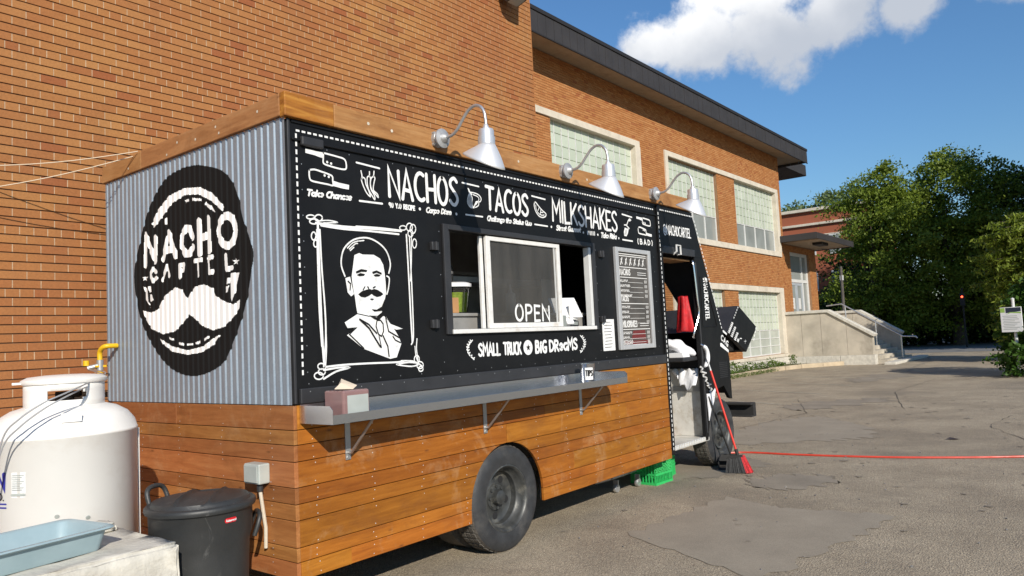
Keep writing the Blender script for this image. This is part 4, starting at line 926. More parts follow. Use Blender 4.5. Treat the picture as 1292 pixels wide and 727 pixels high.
lettering('white words SMALL TRUCK', lambda a: (a.word('SMALL', side(604, 449), side(630.5, 447.6), side(603.8, 434.6), 0.019, 0.14, wob=.04), a.word('TRUCK', side(635.5, 447.4), side(657.3, 446), side(634.8, 433), 0.019, 0.13, wob=.04)))
lettering('white words BiG DReaMS', lambda a: (a.word('BiG', side(676, 444.6), side(689, 444.3), side(675, 430.2), 0.024, 0.2, wob=.04), a.word('DReaMS', side(693.5, 442.8), side(728, 440), side(693, 429.2), 0.022, 0.15, wob=.05)))
lettering('small white word BAD in brackets', lambda a: a.word('(BAD)', side(804.5, 307.5), side(822.8, 309.8), side(804.3, 301.6), 0.014, 0.36))
# ---- portrait of a moustached man in a scribbled frame
F_ = crop(370, 260, 3.163); pf = lambda pts, n=4: [F_(*p) for p in smooth(pts, n)]
a = Art(fs(-0.0005))
wp = lambda pts: a.poly([F_(*p) for p in pts], 0)
wp([(243, 196), (262, 188), (276, 194), (320, 195), (345, 210), (358, 235), (364, 270), (368, 310), (370, 345), (362, 385), (352, 425), (335, 438), (300, 438), (255, 428), (250, 400), (245, 362), (238, 330), (232, 282), (238, 235)])
wp([(207, 288), (226, 282), (233, 318), (241, 352), (230, 361), (216, 345)])
wp([(254, 432), (300, 442), (336, 442), (362, 440), (395, 480), (420, 522), (430, 550), (412, 604), (386, 610), (280, 570), (213, 516), (248, 490), (216, 488), (204, 465)])
wp([(368, 440), (385, 470), (436, 490), (410, 494), (390, 484)])
a.stroke(pf([(205, 280), (191, 240), (192, 200), (205, 165), (240, 135), (290, 127), (335, 145), (370, 180), (386, 230), (380, 268)]), 0.011)
a.stroke(pf([(372, 280), (382, 290), (378, 330), (372, 352)]), 0.010)
for pts in ([(215, 168), (235, 148), (258, 140)], [(222, 172), (245, 152), (255, 150)], [(262, 140), (280, 138)], [(226, 178), (240, 165)]): a.stroke(pf(pts), 0.008)
bl = Art(fs(-0.0045))
bp = lambda pts: bl.poly([F_(*p) for p in pts], 0)
bp([(257, 352), (272, 340), (290, 334), (303, 331), (311, 335), (320, 331), (334, 335), (350, 345), (357, 352), (346, 360), (332, 363), (318, 357), (311, 350), (300, 358), (284, 365), (268, 362)])
bp([(247, 262), (268, 252), (293, 256), (290, 263), (270, 262), (250, 269)]); bp([(312, 263), (330, 257), (350, 267), (350, 274), (330, 266), (316, 271)])
bp([(251, 275), (265, 268), (284, 272), (280, 278), (262, 280)]); bp([(318, 276), (330, 271), (346, 276), (340, 281), (324, 281)])
bp([(310, 412), (330, 414), (350, 402), (362, 372), (363, 392), (352, 418), (322, 421)]); bp([(303, 371), (311, 369), (320, 372), (312, 376)])
bp([(300, 436), (330, 444), (352, 428), (356, 438), (338, 456), (322, 452)])
for pts, w in (([(283, 322), (276, 334)], .007), ([(294, 322), (298, 328)], .008), ([(316, 326), (324, 322)], .008), ([(262, 452), (300, 488), (325, 530), (345, 562)], .011), ([(262, 452), (298, 472), (330, 508)], .009),
               ([(213, 490), (250, 486), (222, 512), (280, 568)], .008), ([(332, 456), (328, 480), (338, 512), (350, 520), (358, 500), (356, 470), (346, 456), (332, 456)], .009), ([(340, 520), (350, 565)], .007), ([(356, 518), (375, 560), (380, 600)], .010),
               ([(366, 445), (378, 500), (420, 525)], .009), ([(395, 520), (405, 535), (425, 545)], .008), ([(216, 300), (226, 310), (224, 335)], .008), ([(372, 300), (370, 330)], .008)): bl.stroke([F_(*p) for p in pts], w)
# scribbled frame
fr_ = lambda pts, w: a.stroke([F_(*p) for p in smooth(pts, 4)], w)
for pts, w in (([(96, 70), (100, 200), (108, 400), (116, 560), (124, 648)], .016), ([(104, 95), (112, 250), (124, 400), (128, 520), (120, 640)], .012), ([(92, 95), (96, 240), (102, 420), (112, 560)], .010), ([(128, 470), (132, 560), (128, 640)], .008),
               ([(90, 68), (170, 80), (240, 86), (330, 92), (430, 100)], .016), ([(110, 78), (200, 92), (300, 100), (420, 113)], .013), ([(250, 82), (340, 88), (425, 98)], .012), ([(100, 60), (140, 58), (175, 66), (120, 68)], .008), ([(130, 75), (190, 80), (245, 92)], .010),
               ([(450, 115), (456, 220), (462, 330), (468, 450), (474, 545)], .013), ([(462, 120), (468, 250), (474, 380), (478, 520), (470, 552)], .011), ([(470, 110), (470, 220), (466, 300)], .008), ([(492, 530), (490, 570), (496, 615)], .009), ([(484, 560), (488, 600), (500, 630)], .008),
               ([(130, 642), (200, 634), (300, 628), (400, 624), (440, 620)], .012), ([(120, 655), (180, 645), (222, 645), (170, 660), (120, 690)], .012), ([(410, 632), (460, 624), (500, 630), (470, 640), (415, 634)], .010), ([(430, 618), (480, 620), (515, 640)], .010)): fr_(pts, w)
for cx, cy, rx, ry in ((68, 44, 16, 8), (100, 48, 15, 13), (82, 62, 18, 10), (80, 120, 9, 16), (88, 150, 8, 14), (436, 88, 13, 9), (462, 85, 12, 16), (476, 92, 11, 18), (466, 110, 10, 14), (482, 150, 8, 18), (110, 640, 14, 12), (100, 678, 18, 14), (112, 662, 14, 12), (505, 635, 13, 14), (492, 612, 10, 16), (508, 650, 9, 10)):
    a.stroke([F_(*p) for p in arc(cx, cy, rx, ry, 0, 345, 16)], .0085)
po = a.build('painted_portrait', 'white_paint', tk); po['label'] = 'white painted portrait of a man with a moustache inside a scribbled frame'
bl.build('portrait_features', 'logo_black', po)
# ---- service hatch: frame, slider, interior
b = MB()
for (x0, x1, z0, z1) in ((1.318, 1.374, 1.70, 2.52), (3.335, 3.392, 1.70, 2.52), (1.374, 3.335, 2.480, 2.52)): b.box(x0, x1, -0.022, -0.001, z0, z1)
hf = b.build('hatch_frame', 'black_grey', tk, bevel=0.004)
b = MB(); b.box(1.374, 3.335, -0.034, 0.06, 1.702, 1.734); b.build('hatch_sill', 'white_frame', tk, bevel=0.004)
b = MB(); b.box(3.29, 3.331, -0.012, 0.05, 1.736, 2.476); b.build('hatch_jamb', 'alu_white', tk, bevel=0.003)
b = MB(); b.box(1.378, 1.40, -0.006, 0.05, 1.736, 2.476); b.build('hatch_jamb', 'black_grey', tk, bevel=0.003)
for px in ((546, 311), (547, 409), (757, 321), (759, 403)):
    x, z = side(*px); b = MB(); b.box(x - 0.035, x + 0.035, -0.03, -0.001, z - 0.03, z + 0.03); b.tube([(x, -0.035, z - 0.032), (x, -0.035, z + 0.032)], 0.01, 8); b.build('hinge', 'black_grey', tk, bevel=0.003)
b = MB(); b.box(1.772, 1.808, 0.026, 0.05, 1.736, 2.470); b.build('slider_rail', 'white_frame', tk, bevel=0.004)
b = MB(); sx0, sx1, sz0, sz1, fw_ = 1.815, 2.825, 1.737, 2.470, 0.05
b.box(sx0, sx0 + fw_, -0.006, 0.022, sz0, sz1); b.box(sx1 - fw_ * .9, sx1, -0.006, 0.022, sz0, sz1); b.box(sx0 + fw_, sx1 - fw_ * .9, -0.0055, 0.0215, sz0, sz0 + 0.04); b.box(sx0 + fw_, sx1 - fw_ * .9, -0.0055, 0.0215, sz1 - 0.035, sz1)
sl = b.build('sliding_window', 'white_frame', tk, bevel=0.004)
b = MB(); b.add([(sx0 + fw_, 0.0185, sz0 + .04), (sx1 - .045, 0.0185, sz0 + .04), (sx1 - .045, 0.0185, sz1 - .035), (sx0 + fw_, 0.0185, sz1 - .035)], [(0, 1, 2, 3)]); b.build('glass', 'clear_glass', sl)
b = MB(); b.add([(sx0 + fw_, 0.012, sz0 + .04), (sx1 - .045, 0.012, sz0 + .04), (sx1 - .045, 0.012, sz1 - .035), (sx0 + fw_, 0.012, sz1 - .035)], [(0, 1, 2, 3)]); b.build('insect_screen', 'screen_mesh', sl)
b = MB(); b.box(2.742, 2.752, -0.001, 0.009, sz0 + .04, sz1 - .035); b.build('muntin', 'alu_white', sl)
a = Art(fs(0.0095)); a.word('OPEN', side(652, 404.6), side(694, 404.8), side(652.3, 385), 0.021, 0.22, wob=.03); o = a.build('lettering', 'white_paint', sl); o['label'] = 'white word OPEN on the window'
b = MB(); b.box(1.30, 3.40, 0.12, 0.50, 1.84, 1.865); b.box(1.30, 3.40, 0.14, 0.16, 1.2, 1.84); b.build('counter', 'interior_steel', tk, bevel=0.004)
b = MB(); b.box(1.3, 3.4, 1.45, 1.88, 2.35, 2.38); b.box(1.3, 3.4, 1.45, 1.88, 1.9, 1.93); b.build('interior_shelf', 'steel_dull', tk)
b = MB(); b.box(2.0, 2.9, 1.3, 1.85, 1.95, 2.3); b.build('interior_hood', 'interior_steel', tk, bevel=0.02)
b = MB(); b.box(1.35, 3.9, 0.85, 1.20, 2.20, 2.215); b.box(1.35, 3.9, 0.85, 0.865, 2.215, 2.25); b.build('interior_shelf', 'steel_dull', tk)
b = MB(); b.box(3.62, 3.95, 0.80, 0.803, 1.92, 2.26); b.build('wall_sheet', 'white_plastic', tk)
# things on the counter
simple('green_salsa', (0.26, 0.36, 0.02), 0.5, var=0.35, vscale=40); simple('tan_card', (0.42, 0.22, 0.09), 0.8, var=0.1)
tub = thing('food_tub', 'clear tub of green salsa inside the hatch by the left jamb', 'tub', (1.6, 0.28, 1.866))
b = MB(); b.lathe([(0.085, 1.875), (0.108, 2.03)], T(1.70, 0.26, 0) @ Matrix.Diagonal((1.18, 1.18, 1, 1)), 24, cap0=True); b.build('contents', 'green_salsa', tub)
b = MB(); b.lathe([(0.088, 1.866), (0.113, 2.065), (0.120, 2.07), (0.120, 2.09), (0.112, 2.092)], T(1.70, 0.26, 0) @ Matrix.Diagonal((1.18, 1.18, 1, 1)), 24, cap1=True); b.build('rim', 'clear_glass', tub)
b = MB(); b.lathe([(0.122, 2.075), (0.124, 2.10), (0.10, 2.112), (0.0, 2.115)], T(1.70, 0.26, 0) @ Matrix.Diagonal((1.18, 1.18, 1, 1)), 24); b.build('lid', 'white_plastic', tub)
b = MB(); b.box(1.50, 1.61, 0.125, 0.16, 1.866, 1.985); tag(b.build('cardboard_box', 'tan_card', bevel=0.003), 'small tan box standing in front of the green salsa tub', 'box')
jar = thing('steel_canister', 'tall steel canister behind the salsa tub inside the hatch', 'canister', (1.72, 0.42, 1.866))
b = MB(); b.lathe([(0.085, 1.866), (0.085, 2.26), (0.08, 2.27)], T(1.76, 0.43, 0), 24, cap1=True); b.build('body', 'steel', jar); b = MB(); b.lathe([(0.088, 2.2), (0.088, 2.22)], T(1.76, 0.43, 0), 24); b.build('band', 'steel_dull', jar)
sq = thing('squeeze_bottle', 'pale squeeze bottle with pointed nozzle behind the OPEN window', 'bottle', (2.45, 0.3, 1.866))
b = MB(); b.lathe([(0.045, 1.866), (0.047, 2.0), (0.044, 2.02)], T(2.47, 0.3, 0), 20, cap0=True); b.build('body', 'white_plastic', sq); b = MB(); b.lathe([(0.046, 2.02), (0.044, 2.045), (0.016, 2.06), (0.006, 2.13)], T(2.47, 0.3, 0), 20, cap1=True); b.build('nozzle', 'white_plastic', sq)
pos = thing('payment_tablet', 'white payment tablet on a stand in the right of the hatch', 'tablet', (3.05, 0.2, 1.866))
Mt = T(3.07, 0.20, 1.735) @ rot('Z', -18)
b = MB(); b.prism([(-.13, 0.0), (.13, 0.0), (.13, .012), (-.13, .012)], lambda u, v, d: Mt @ Vector((u, d, v)), -.1, .12); b.build('base', 'white_plastic', pos, bevel=0.003)
Mt2 = T(3.05, 0.12, 1.90) @ rot('Z', -22) @ rot('X', -35); b = MB(); b.box(-.15, .15, -.008, .008, -.10, .13, M=Mt2); b.build('screen', 'white_plastic', pos, bevel=0.01)
b = MB(); b.box(-.04, .04, 0.008, .10, -.16, 0.0, M=Mt2); b.build('stand', 'white_plastic', pos, bevel=0.01)
b = MB(); b.box(3.02, 3.14, 0.055, 0.063, 1.80, 1.96); nt_ = tag(b.build('counter_notice', 'white_paint'), 'small white printed card in front of the payment tablet', 'card')
cr = thing('card_reader', 'small black card reader below the white card in the hatch', 'card reader', (3.1, 0.1, 1.735)); b = MB(); b.box(3.03, 3.16, 0.052, 0.13, 1.736, 1.79); b.build('body', 'black_grey', cr, bevel=0.008); b = MB(); b.box(3.05, 3.14, 0.0505, 0.0515, 1.75, 1.78); b.build('display', 'pane_far', cr)
b = MB(); b.box(2.90, 2.97, 0.06, 0.12, 1.736, 1.84); tag(b.build('small_carton', 'pane_far', bevel=0.004), 'small bluish carton left of the card reader in the hatch', 'carton')
# ---- menu board and notice
simple('menu_face', (0.085, 0.075, 0.066), 0.4, var=0.25, vscale=4); simple('menu_frame', (0.50, 0.50, 0.50), 0.4, 0.3, var=0.06); simple('menu_white', (0.70, 0.69, 0.66), 0.6); simple('menu_red', (0.15, 0.022, 0.02), 0.6)
b = MB(); mx0, mx1, mz0, mz1, mw = 3.752, 4.468, 1.490, 2.513, 0.055
b.box(mx0, mx0 + mw, -0.035, -0.001, mz0, mz1); b.box(mx1 - mw, mx1, -0.035, -0.001, mz0, mz1); b.box(mx0 + mw, mx1 - mw, -0.034, -0.001, mz0, mz0 + mw * .8); b.box(mx0 + mw, mx1 - mw, -0.034, -0.001, mz1 - mw * .8, mz1)
mn = b.build('menu_board', 'menu_frame', tk, bevel=0.005)
b = MB(); b.box(mx0 + mw, mx1 - mw, -0.016, -0.002, mz0 + mw * .8, mz1 - mw * .8); b.build('menu_face', 'menu_face', mn)
a = Art(fs(-0.0165), 0.001); MX0, MX1 = mx0 + 0.085, mx1 - 0.085
def hline(z, x0=MX0, x1=MX1, w=0.008): a.stroke([(x0, z), (x1, z)], w)
hline(2.452); hline(2.432); hline(2.318)
for k in range(6):
    x = MX0 + 0.045 + k * 0.088; a.stroke([(x - .02, 2.345), (x + .012, 2.41)], 0.016); a.stroke([(x + .018, 2.35), (x - .012, 2.40)], 0.009)
for z, tx, w in ((2.24, 'NACHOS', .2), (1.975, 'TACOS', .14), (1.715, 'MILKSHAKES', .28)):
    a.word(tx, (MX0, z), (MX0 + w, z), (MX0, z + 0.058), 0.012, .25); hline(z - 0.025)
    if tx != 'TACOS':
        for q in (0, .022): a.stroke([(MX1 - .2, z + .03 - q), (MX1 - .02, z + .03 - q)], 0.006)
rr = random.Random(3)
for z in (2.18, 2.13, 2.08, 2.03, 1.915, 1.865, 1.815, 1.765, 1.655, 1.61, 1.572, 1.55):
    wd = rr.uniform(.11, .22); x = MX0
    while x < MX0 + wd:
        s_ = rr.uniform(.012, .022); a.stroke([(x, z - .012), (x + s_ * .4, z + .012)], 0.0075); a.stroke([(x + s_ * .4, z + rr.uniform(-.012, .012)), (x + s_, z + rr.uniform(-.012, .012))], 0.006); x += s_ + .006
    a.stroke([(MX0 + wd + .01, z - .014), (MX1 - .09, z - .014)], 0.0035)
    for q in (0, .02, .04): a.stroke([(MX1 - .055 + q, z - .013), (MX1 - .05 + q, z + .013)], 0.008)
a.build('menu_text', 'menu_white', mn)
rd = Art(fs(-0.0163), 0.0); rd.poly([(MX0 + .16, 1.59), (MX1 - .09, 1.585), (MX1 - .1, 1.68), (MX0 + .2, 1.675)]); rd.poly([(MX0 + .02, 1.54), (MX1 - .02, 1.54), (MX1 - .02, 1.575), (MX0 + .02, 1.575)]); rd.build('menu_red_area', 'menu_red', mn)
b = MB(); b.box(3.475, 3.69, -0.004, -0.001, 1.492, 1.795); nn_ = b.build('paper_notice', 'white_paint', tk)
a = Art(fs(-0.0042), 0.0008)
for k in range(9): a.stroke([(3.495 + rr.uniform(0, .02), 1.765 - k * .03), (3.66 - rr.uniform(0, .05), 1.767 - k * .03)], 0.005)
a.build('notice_text', 'menu_face', nn_)
# ---- stainless counter shelf with brackets
b = MB(); b.box(0.02, 3.31, -0.3325, -0.029, 1.203, 1.207); b.box(0.02, 3.31, -0.337, -0.333, 1.203, 1.256); b.box(0.02, 3.31, -0.033, -0.0295, 1.2075, 1.312)
b.prism([(-0.337, 1.203), (-0.028, 1.203), (-0.028, 1.308), (-0.31, 1.308), (-0.337, 1.285)], lambda u, v, d: (d, u, v), 0.0165, 0.0195); b.prism([(-0.337, 1.203), (-0.028, 1.203), (-0.028, 1.308), (-0.31, 1.308), (-0.337, 1.285)], lambda u, v, d: (d, u, v), 3.3105, 3.3135)
b.build('counter_shelf', 'steel', tk, fix=False)
for xx in (0.365, 1.68, 2.995):
    b = MB(); b.box(xx - 0.02, xx + 0.02, -0.03, -0.0245, 0.94, 1.20); b.box(xx - 0.02, xx + 0.02, -0.30, -0.03, 1.197, 1.2025); b.tube([(xx, -0.032, 0.985), (xx, -0.06, 0.985), (xx, -0.27, 1.196)], 0.009, 8); b.tube([(xx, -0.0245, 0.955), (xx, -0.034, 0.955)], 0.012, 8); b.build('shelf_bracket', 'steel_dull', tk)
# ---- gooseneck lamps
def lamp(x):
    lm = MB(); Mw = T(x, -0.034, 3.137) @ rot('X', 90)
    lm.lathe([(0.060, 0.0), (0.060, 0.03), (0.052, 0.036), (0.050, 0.046), (0.072, 0.052), (0.072, 0.064), (0.040, 0.074), (0.024, 0.10), (0.018, 0.105)], Mw, 24, cap0=True, cap1=True)
    for k in range(4):
        q = math.radians(45 + 90 * k); lm.tube([(x + 0.058 * math.cos(q), -0.034, 3.137 + 0.058 * math.sin(q)), (x + 0.058 * math.cos(q), -0.054, 3.137 + 0.058 * math.sin(q))], 0.013, 8)
    root = lm.build('lamp', 'cast_grey', tk)
    arm = smooth([(x, -0.14, 3.137), (x, -0.19, 3.142), (x, -0.245, 3.175), (x, -0.30, 3.235), (x, -0.355, 3.285), (x, -0.415, 3.305), (x, -0.470, 3.285), (x, -0.503, 3.235), (x, -0.512, 3.17), (x, -0.512, 3.12)], 5)
    b = MB(); b.tube(arm, 0.0115, 10); b.build('lamp_arm', 'galvanised', root)
    b = MB(); b.lathe([(0.013, 3.15), (0.022, 3.13), (0.024, 3.118), (0.050, 3.112), (0.055, 3.10), (0.055, 3.058), (0.060, 3.055), (0.060, 3.003)], T(x, -0.512, 0), 28, cap0=True); b.build('lamp_neck', 'alu_neck', root)
    # angled reflector: round top, slanted oval mouth turned to the wall
    b = MB(); vs = []; n, mrow = 36, 9
    for j in range(mrow + 1):
        f = j / mrow
        for k in range(n):
            q = 2 * math.pi * k / n; cx_, sy_ = math.cos(q), math.sin(q)
            yb = -0.478 + 0.158 * sy_; zb = 2.892 + 0.087 * sy_; xb = 0.132 * cx_
            ff = f ** 1.0; bulge = math.sin(f * math.pi) * 0.006
            X_ = 0.059 * cx_ * (1 - ff) + xb * ff + bulge * cx_; Y_ = (-0.512 + 0.059 * sy_) * (1 - ff) + yb * ff + bulge * sy_; Z_ = 3.004 * (1 - f) + zb * f
            vs.append((x + X_, Y_, Z_))
    b.add(vs, [(j * n + k, j * n + (k + 1) % n, (j + 1) * n + (k + 1) % n, (j + 1) * n + k) for j in range(mrow) for k in range(n)], 0, True)
    sh = b.build('lamp_shade', 'alu_shade', root, sharp=80); so = sh.modifiers.new('wall', 'SOLIDIFY'); so.thickness = 0.003
    b = MB(); b.lathe([(0.02, 3.0), (0.036, 2.96), (0.036, 2.92), (0.02, 2.90), (0, 2.895)], T(x, -0.508, 0), 16); b.build('lamp_bulb', 'white_plastic', root)
for xx in (1.277, 2.902, 4.575): lamp(xx)
# ---- cab
YC = -0.004
PX = lambda u, v, d: (u, d, v)
b = MB(); b.prism([(4.702, 2.515), (5.62, 2.515), (5.84, 2.515), (5.655, 2.93), (5.60, TZ - 0.003), (4.702, TZ - 0.003)], PX, YC, YC + 0.04); b.build('cab_panel', 'black_paint', tk)
b = MB(); b.box(4.702, 4.775, -0.024, 0.05, 0.33, TZ - 0.004); b.build('door_post', 'black_paint', tk, bevel=0.006)
b = MB(); b.prism([(5.600, 2.513), (5.600, 0.37), (5.66, 0.37), (5.72, 0.55), (5.80, 0.80), (5.98, 0.93), (6.20, 0.96), (6.36, 0.80), (6.43, 0.78), (6.43, 1.28), (6.265, 1.64), (5.841, 2.513)], PX, YC - 0.001, YC + 0.04)
b.build('cab_panel', 'black_paint', tk)
b = MB(); b.tube([(5.61, -0.006, 2.45), (5.63, -0.006, 1.6), (5.64, -0.006, 0.45)], 0.012, 6); b.build('door_seal', 'black_grey', tk)
pr_ = [(5.72, 2.28), (5.83, 2.28), (6.10, 1.73), (6.10, 1.69), (5.72, 1.69)]          # pressed recess outline on the cab panel
b = MB(); b.tube([(x, -0.006, z) for x, z in pr_ + pr_[:1]], 0.008, 6); b.build('panel_bead', 'black_paint', tk)
b = MB(); b.box(4.78, 5.60, -0.02, 0.05, 2.515, 2.60); b.build('door_track', 'black_grey', tk, bevel=0.006)
b = MB(); x, z = side(851, 316); b.tube([(x - .05, -0.006, z - .05), (x - .05, -0.05, z - .02), (x - .05, -0.05, z + .05), (x + .05, -0.05, z + .05), (x + .05, -0.05, z - .05), (x + .05, -0.006, z - .05)], 0.011, 8); b.build('door_latch', 'alu_white', tk)
b = MB(); b.prism([(5.60, TZ - .002), (5.66, 2.93), (6.265, 1.64), (6.235, 1.63), (5.57, TZ - .002)], PX, 0.04, 0.10); b.prism([(5.60, TZ - .002), (5.66, 2.93), (6.265, 1.64), (6.235, 1.63), (5.57, TZ - .002)], PX, 2.35, 2.44); b.prism([(6.235, 1.63), (6.265, 1.64), (6.40, 1.36), (6.40, 0.9), (6.36, 0.9), (6.36, 1.34)], PX, 0.04, 2.40); b.build('windshield_frame', 'black_paint', tk, fix=True)
b = MB(); b.prism([(5.60, TZ - .002), (5.72, 2.80), (5.70, 2.80), (5.56, TZ - .002)], PX, 0.10, 2.35); b.build('windshield_header', 'black_paint', tk)
# sun blind hung inside the windscreen: its slanting edge shows in the doorway
def wsx(z): return 5.655 + (2.95 - z) * 0.462
b = MB(); b.add([(wsx(2.74) - .06, 0.10, 2.74), (wsx(2.74) - .06, 0.72, 2.74), (wsx(1.66) - .06, 0.34, 1.66), (wsx(1.66) - .06, 0.10, 1.66)], [(0, 1, 2, 3)]); o = b.build('sun_blind', 'black_grey', tk); so = o.modifiers.new('t', 'SOLIDIFY'); so.thickness = 0.012
b = MB(); b.add([(wsx(2.78) - .02, 0.10, 2.78), (wsx(2.78) - .02, 2.35, 2.78), (wsx(1.66) - .02, 2.35, 1.66), (wsx(1.66) - .02, 0.10, 1.66)], [(0, 1, 2, 3)]); b.build('windshield', 'clear_glass', tk)
b = MB(); b.box(4.70, 6.2, 2.40, 2.44, 0.6, 1.6); b.prism([(4.70, 2.5), (5.84, 2.5), (5.6, TZ - .004), (4.70, TZ - .004)], PX, 2.40, 2.44); b.build('far_cab_panel', 'black_paint', tk, fix=True)
# step well and dash
b = MB(); b.box(4.776, 5.70, 0.0, 0.75, 0.36, 0.40); b.build('step_tread', 'steel_floor', tk, bevel=0.004)
b = MB()
for k in range(13): b.box(4.80 + k * 0.062, 4.835 + k * 0.062, -0.006, 0.014, 0.401, 0.412); b.box(4.80 + k * 0.062, 4.835 + k * 0.062, -0.003, -0.0005, 0.375, 0.40)
o = b.build('tread_cleats', 'alu_white', tk, fix=False); o['kind'] = 'stuff'
b = MB(); b.box(5.70, 5.74, 0.042, 0.75, 0.40, 1.20); b.build('step_riser', 'steel_floor', tk, bevel=0.004)
b = MB(); b.box(4.776, 5.70, 0.75, 0.78, 0.40, 1.20); b.build('step_riser', 'steel_floor', tk, bevel=0.004)
b = MB(); b.box(5.685, 5.699, 0.05, 0.72, 0.93, 0.98); b.build('riser_lip', 'steel_dull', tk)
b = MB(); b.box(5.25, 6.22, 0.045, 2.3, 1.30, 1.345); b.box(5.72, 6.3, 0.045, 2.3, 1.205, 1.299); b.build('dashboard', 'black_grey', tk, bevel=0.01)
b = MB(); b.box(4.78, 5.3, 0.79, 2.3, 1.15, 1.2); b.build('cab_floor', 'steel_floor', tk)
b = MB(); b.box(4.82, 4.98, 0.10, 0.5, 1.345, 1.95); b.build('seat_back', 'black_grey', tk, bevel=0.03)
b = MB(); b.box(4.79, 5.59, 0.052, 0.30, 2.47, 2.485); b.build('door_visor', 'tan_card', tk)
# grab handle, crescent of hose on the door pillar
b = MB(); b.tube(smooth([(5.585, 0.02, 2.46), (5.575, 0.0, 2.42), (5.59, -0.015, 2.0), (5.60, -0.015, 1.84), (5.50, 0.02, 1.60), (5.56, 0.04, 1.56)], 4), 0.012, 8); b.build('grab_handle', 'chrome', tk)
wr = thing('hose_loop', 'white crescent of hose hung on the cab pillar by the doorway', 'hose', (5.70, -0.02, 1.3))
b = MB(); cx_, cz_ = side(884, 450); pts = [(cx_ + 0.14 * math.cos(q), -0.025, cz_ + 0.125 * math.sin(q)) for q in np.linspace(-1.25, 1.35, 14)]; b.tube(pts, [.012, .022] + [.027] * 10 + [.022, .012], 10); b.build('hose', 'white_plastic', wr)
b = MB(); b.tube([(pts[-1][0], -0.03, pts[-1][2]), (pts[-1][0] - 0.03, -0.006, pts[-1][2] + 0.02)], 0.012, 8); b.build('hook', 'chrome', wr)
def crumple(name, mat, cx, cy, cz, rx, ry, rz, seed, label, cat, flat=None):
    bm = bmesh.new(); bmesh.ops.create_icosphere(bm, subdivisions=4, radius=1.0); r2 = np.random.default_rng(seed); D = r2.normal(size=(26, 3)); D /= np.linalg.norm(D, axis=1)[:, None]; A = r2.uniform(.12, .5, 26)
    for v in bm.verts:
        n_ = np.array(v.co); s_ = 1 + sum(A[i] * (abs(n_ @ D[i]) ** 6 - 0.14) * (1 if i % 2 else -1) for i in range(26)) + 0.05 * math.sin(9 * n_[0] + 7 * n_[2] + seed); v.co = Vector((cx + n_[0] * s_ * rx, cy + n_[1] * s_ * ry, max(cz + n_[2] * s_ * rz, flat if flat is not None else -9)))
    me = bpy.data.meshes.new(name); bm.to_mesh(me); bm.free()
    for p in me.polygons: p.use_smooth = True
    return tag(link(name, me, None, (mat,)), label, cat)
crumple('plastic_bag', 'plastic_bag', 5.46, 0.25, 1.45, 0.12, 0.17, 0.11, 3, 'crumpled white plastic bag on the cab dashboard', 'bag', 1.347)
b = MB(); b.prism([(0, 0), (.30, 0), (.28, .05), (.02, .06)], lambda u, v, d: (5.28 + d, 0.05 + u, 1.347 + v), 0, .16); tag(b.build('paper_carton', 'white_plastic', bevel=0.008), 'flat white carton in front of the bag on the cab dashboard', 'carton')
# white rag hanging from the dashboard
rag = MB(); V_ = []; nu, nv = 14, 12
for j in range(nv):
    for i in range(nu):
        u, v = i / (nu - 1), j / (nv - 1); drop = v * (0.13 + 0.06 * math.sin(u * 5.1) + 0.05 * (u < .25))
        V_.append((5.655 - 0.10 * v * (1 - u) + 0.012 * math.sin(u * 17 + v * 3), 0.06 + u * 0.34 + 0.06 * v * math.sin(u * 4), 1.19 - drop + 0.02 * math.sin(u * 23)))
rag.add(V_, [(j * nu + i, j * nu + i + 1, (j + 1) * nu + i + 1, (j + 1) * nu + i) for j in range(nv - 1) for i in range(nu - 1)], 0, True)
o = rag.build('rag', 'plastic_bag', None, sharp=180); o.modifiers.new('t', 'SOLIDIFY').thickness = 0.006; tag(o, 'white rag hanging over the bright step well', 'rag')
jk = MB(); V_ = []; nu, nv = 40, 18
for j in range(nv):
    for i in range(nu):
        u, v = i / (nu - 1), j / (nv - 1); q = u * math.pi * 1.9
        wv_ = 1 + .32 * math.sin(4 * q + v * 2.2) * (.4 + .6 * v); V_.append((5.53 + 0.045 * math.cos(q) * wv_ + .015 * v, 0.14 + 0.085 * math.sin(q) * (0.62 + .5 * v) * wv_, 2.06 - v * 0.42 + 0.005 * math.sin(q * 2.5)))
jk.add(V_, [(j * nu + i, j * nu + i + 1, (j + 1) * nu + i + 1, (j + 1) * nu + i) for j in range(nv - 1) for i in range(nu - 1)], 0, True)
o = jk.build('red_apron', 'red_cloth', None, sharp=180); o.modifiers.new('t', 'SOLIDIFY').thickness = 0.008; tag(o, 'bright red cloth hanging inside the cab doorway', 'cloth')
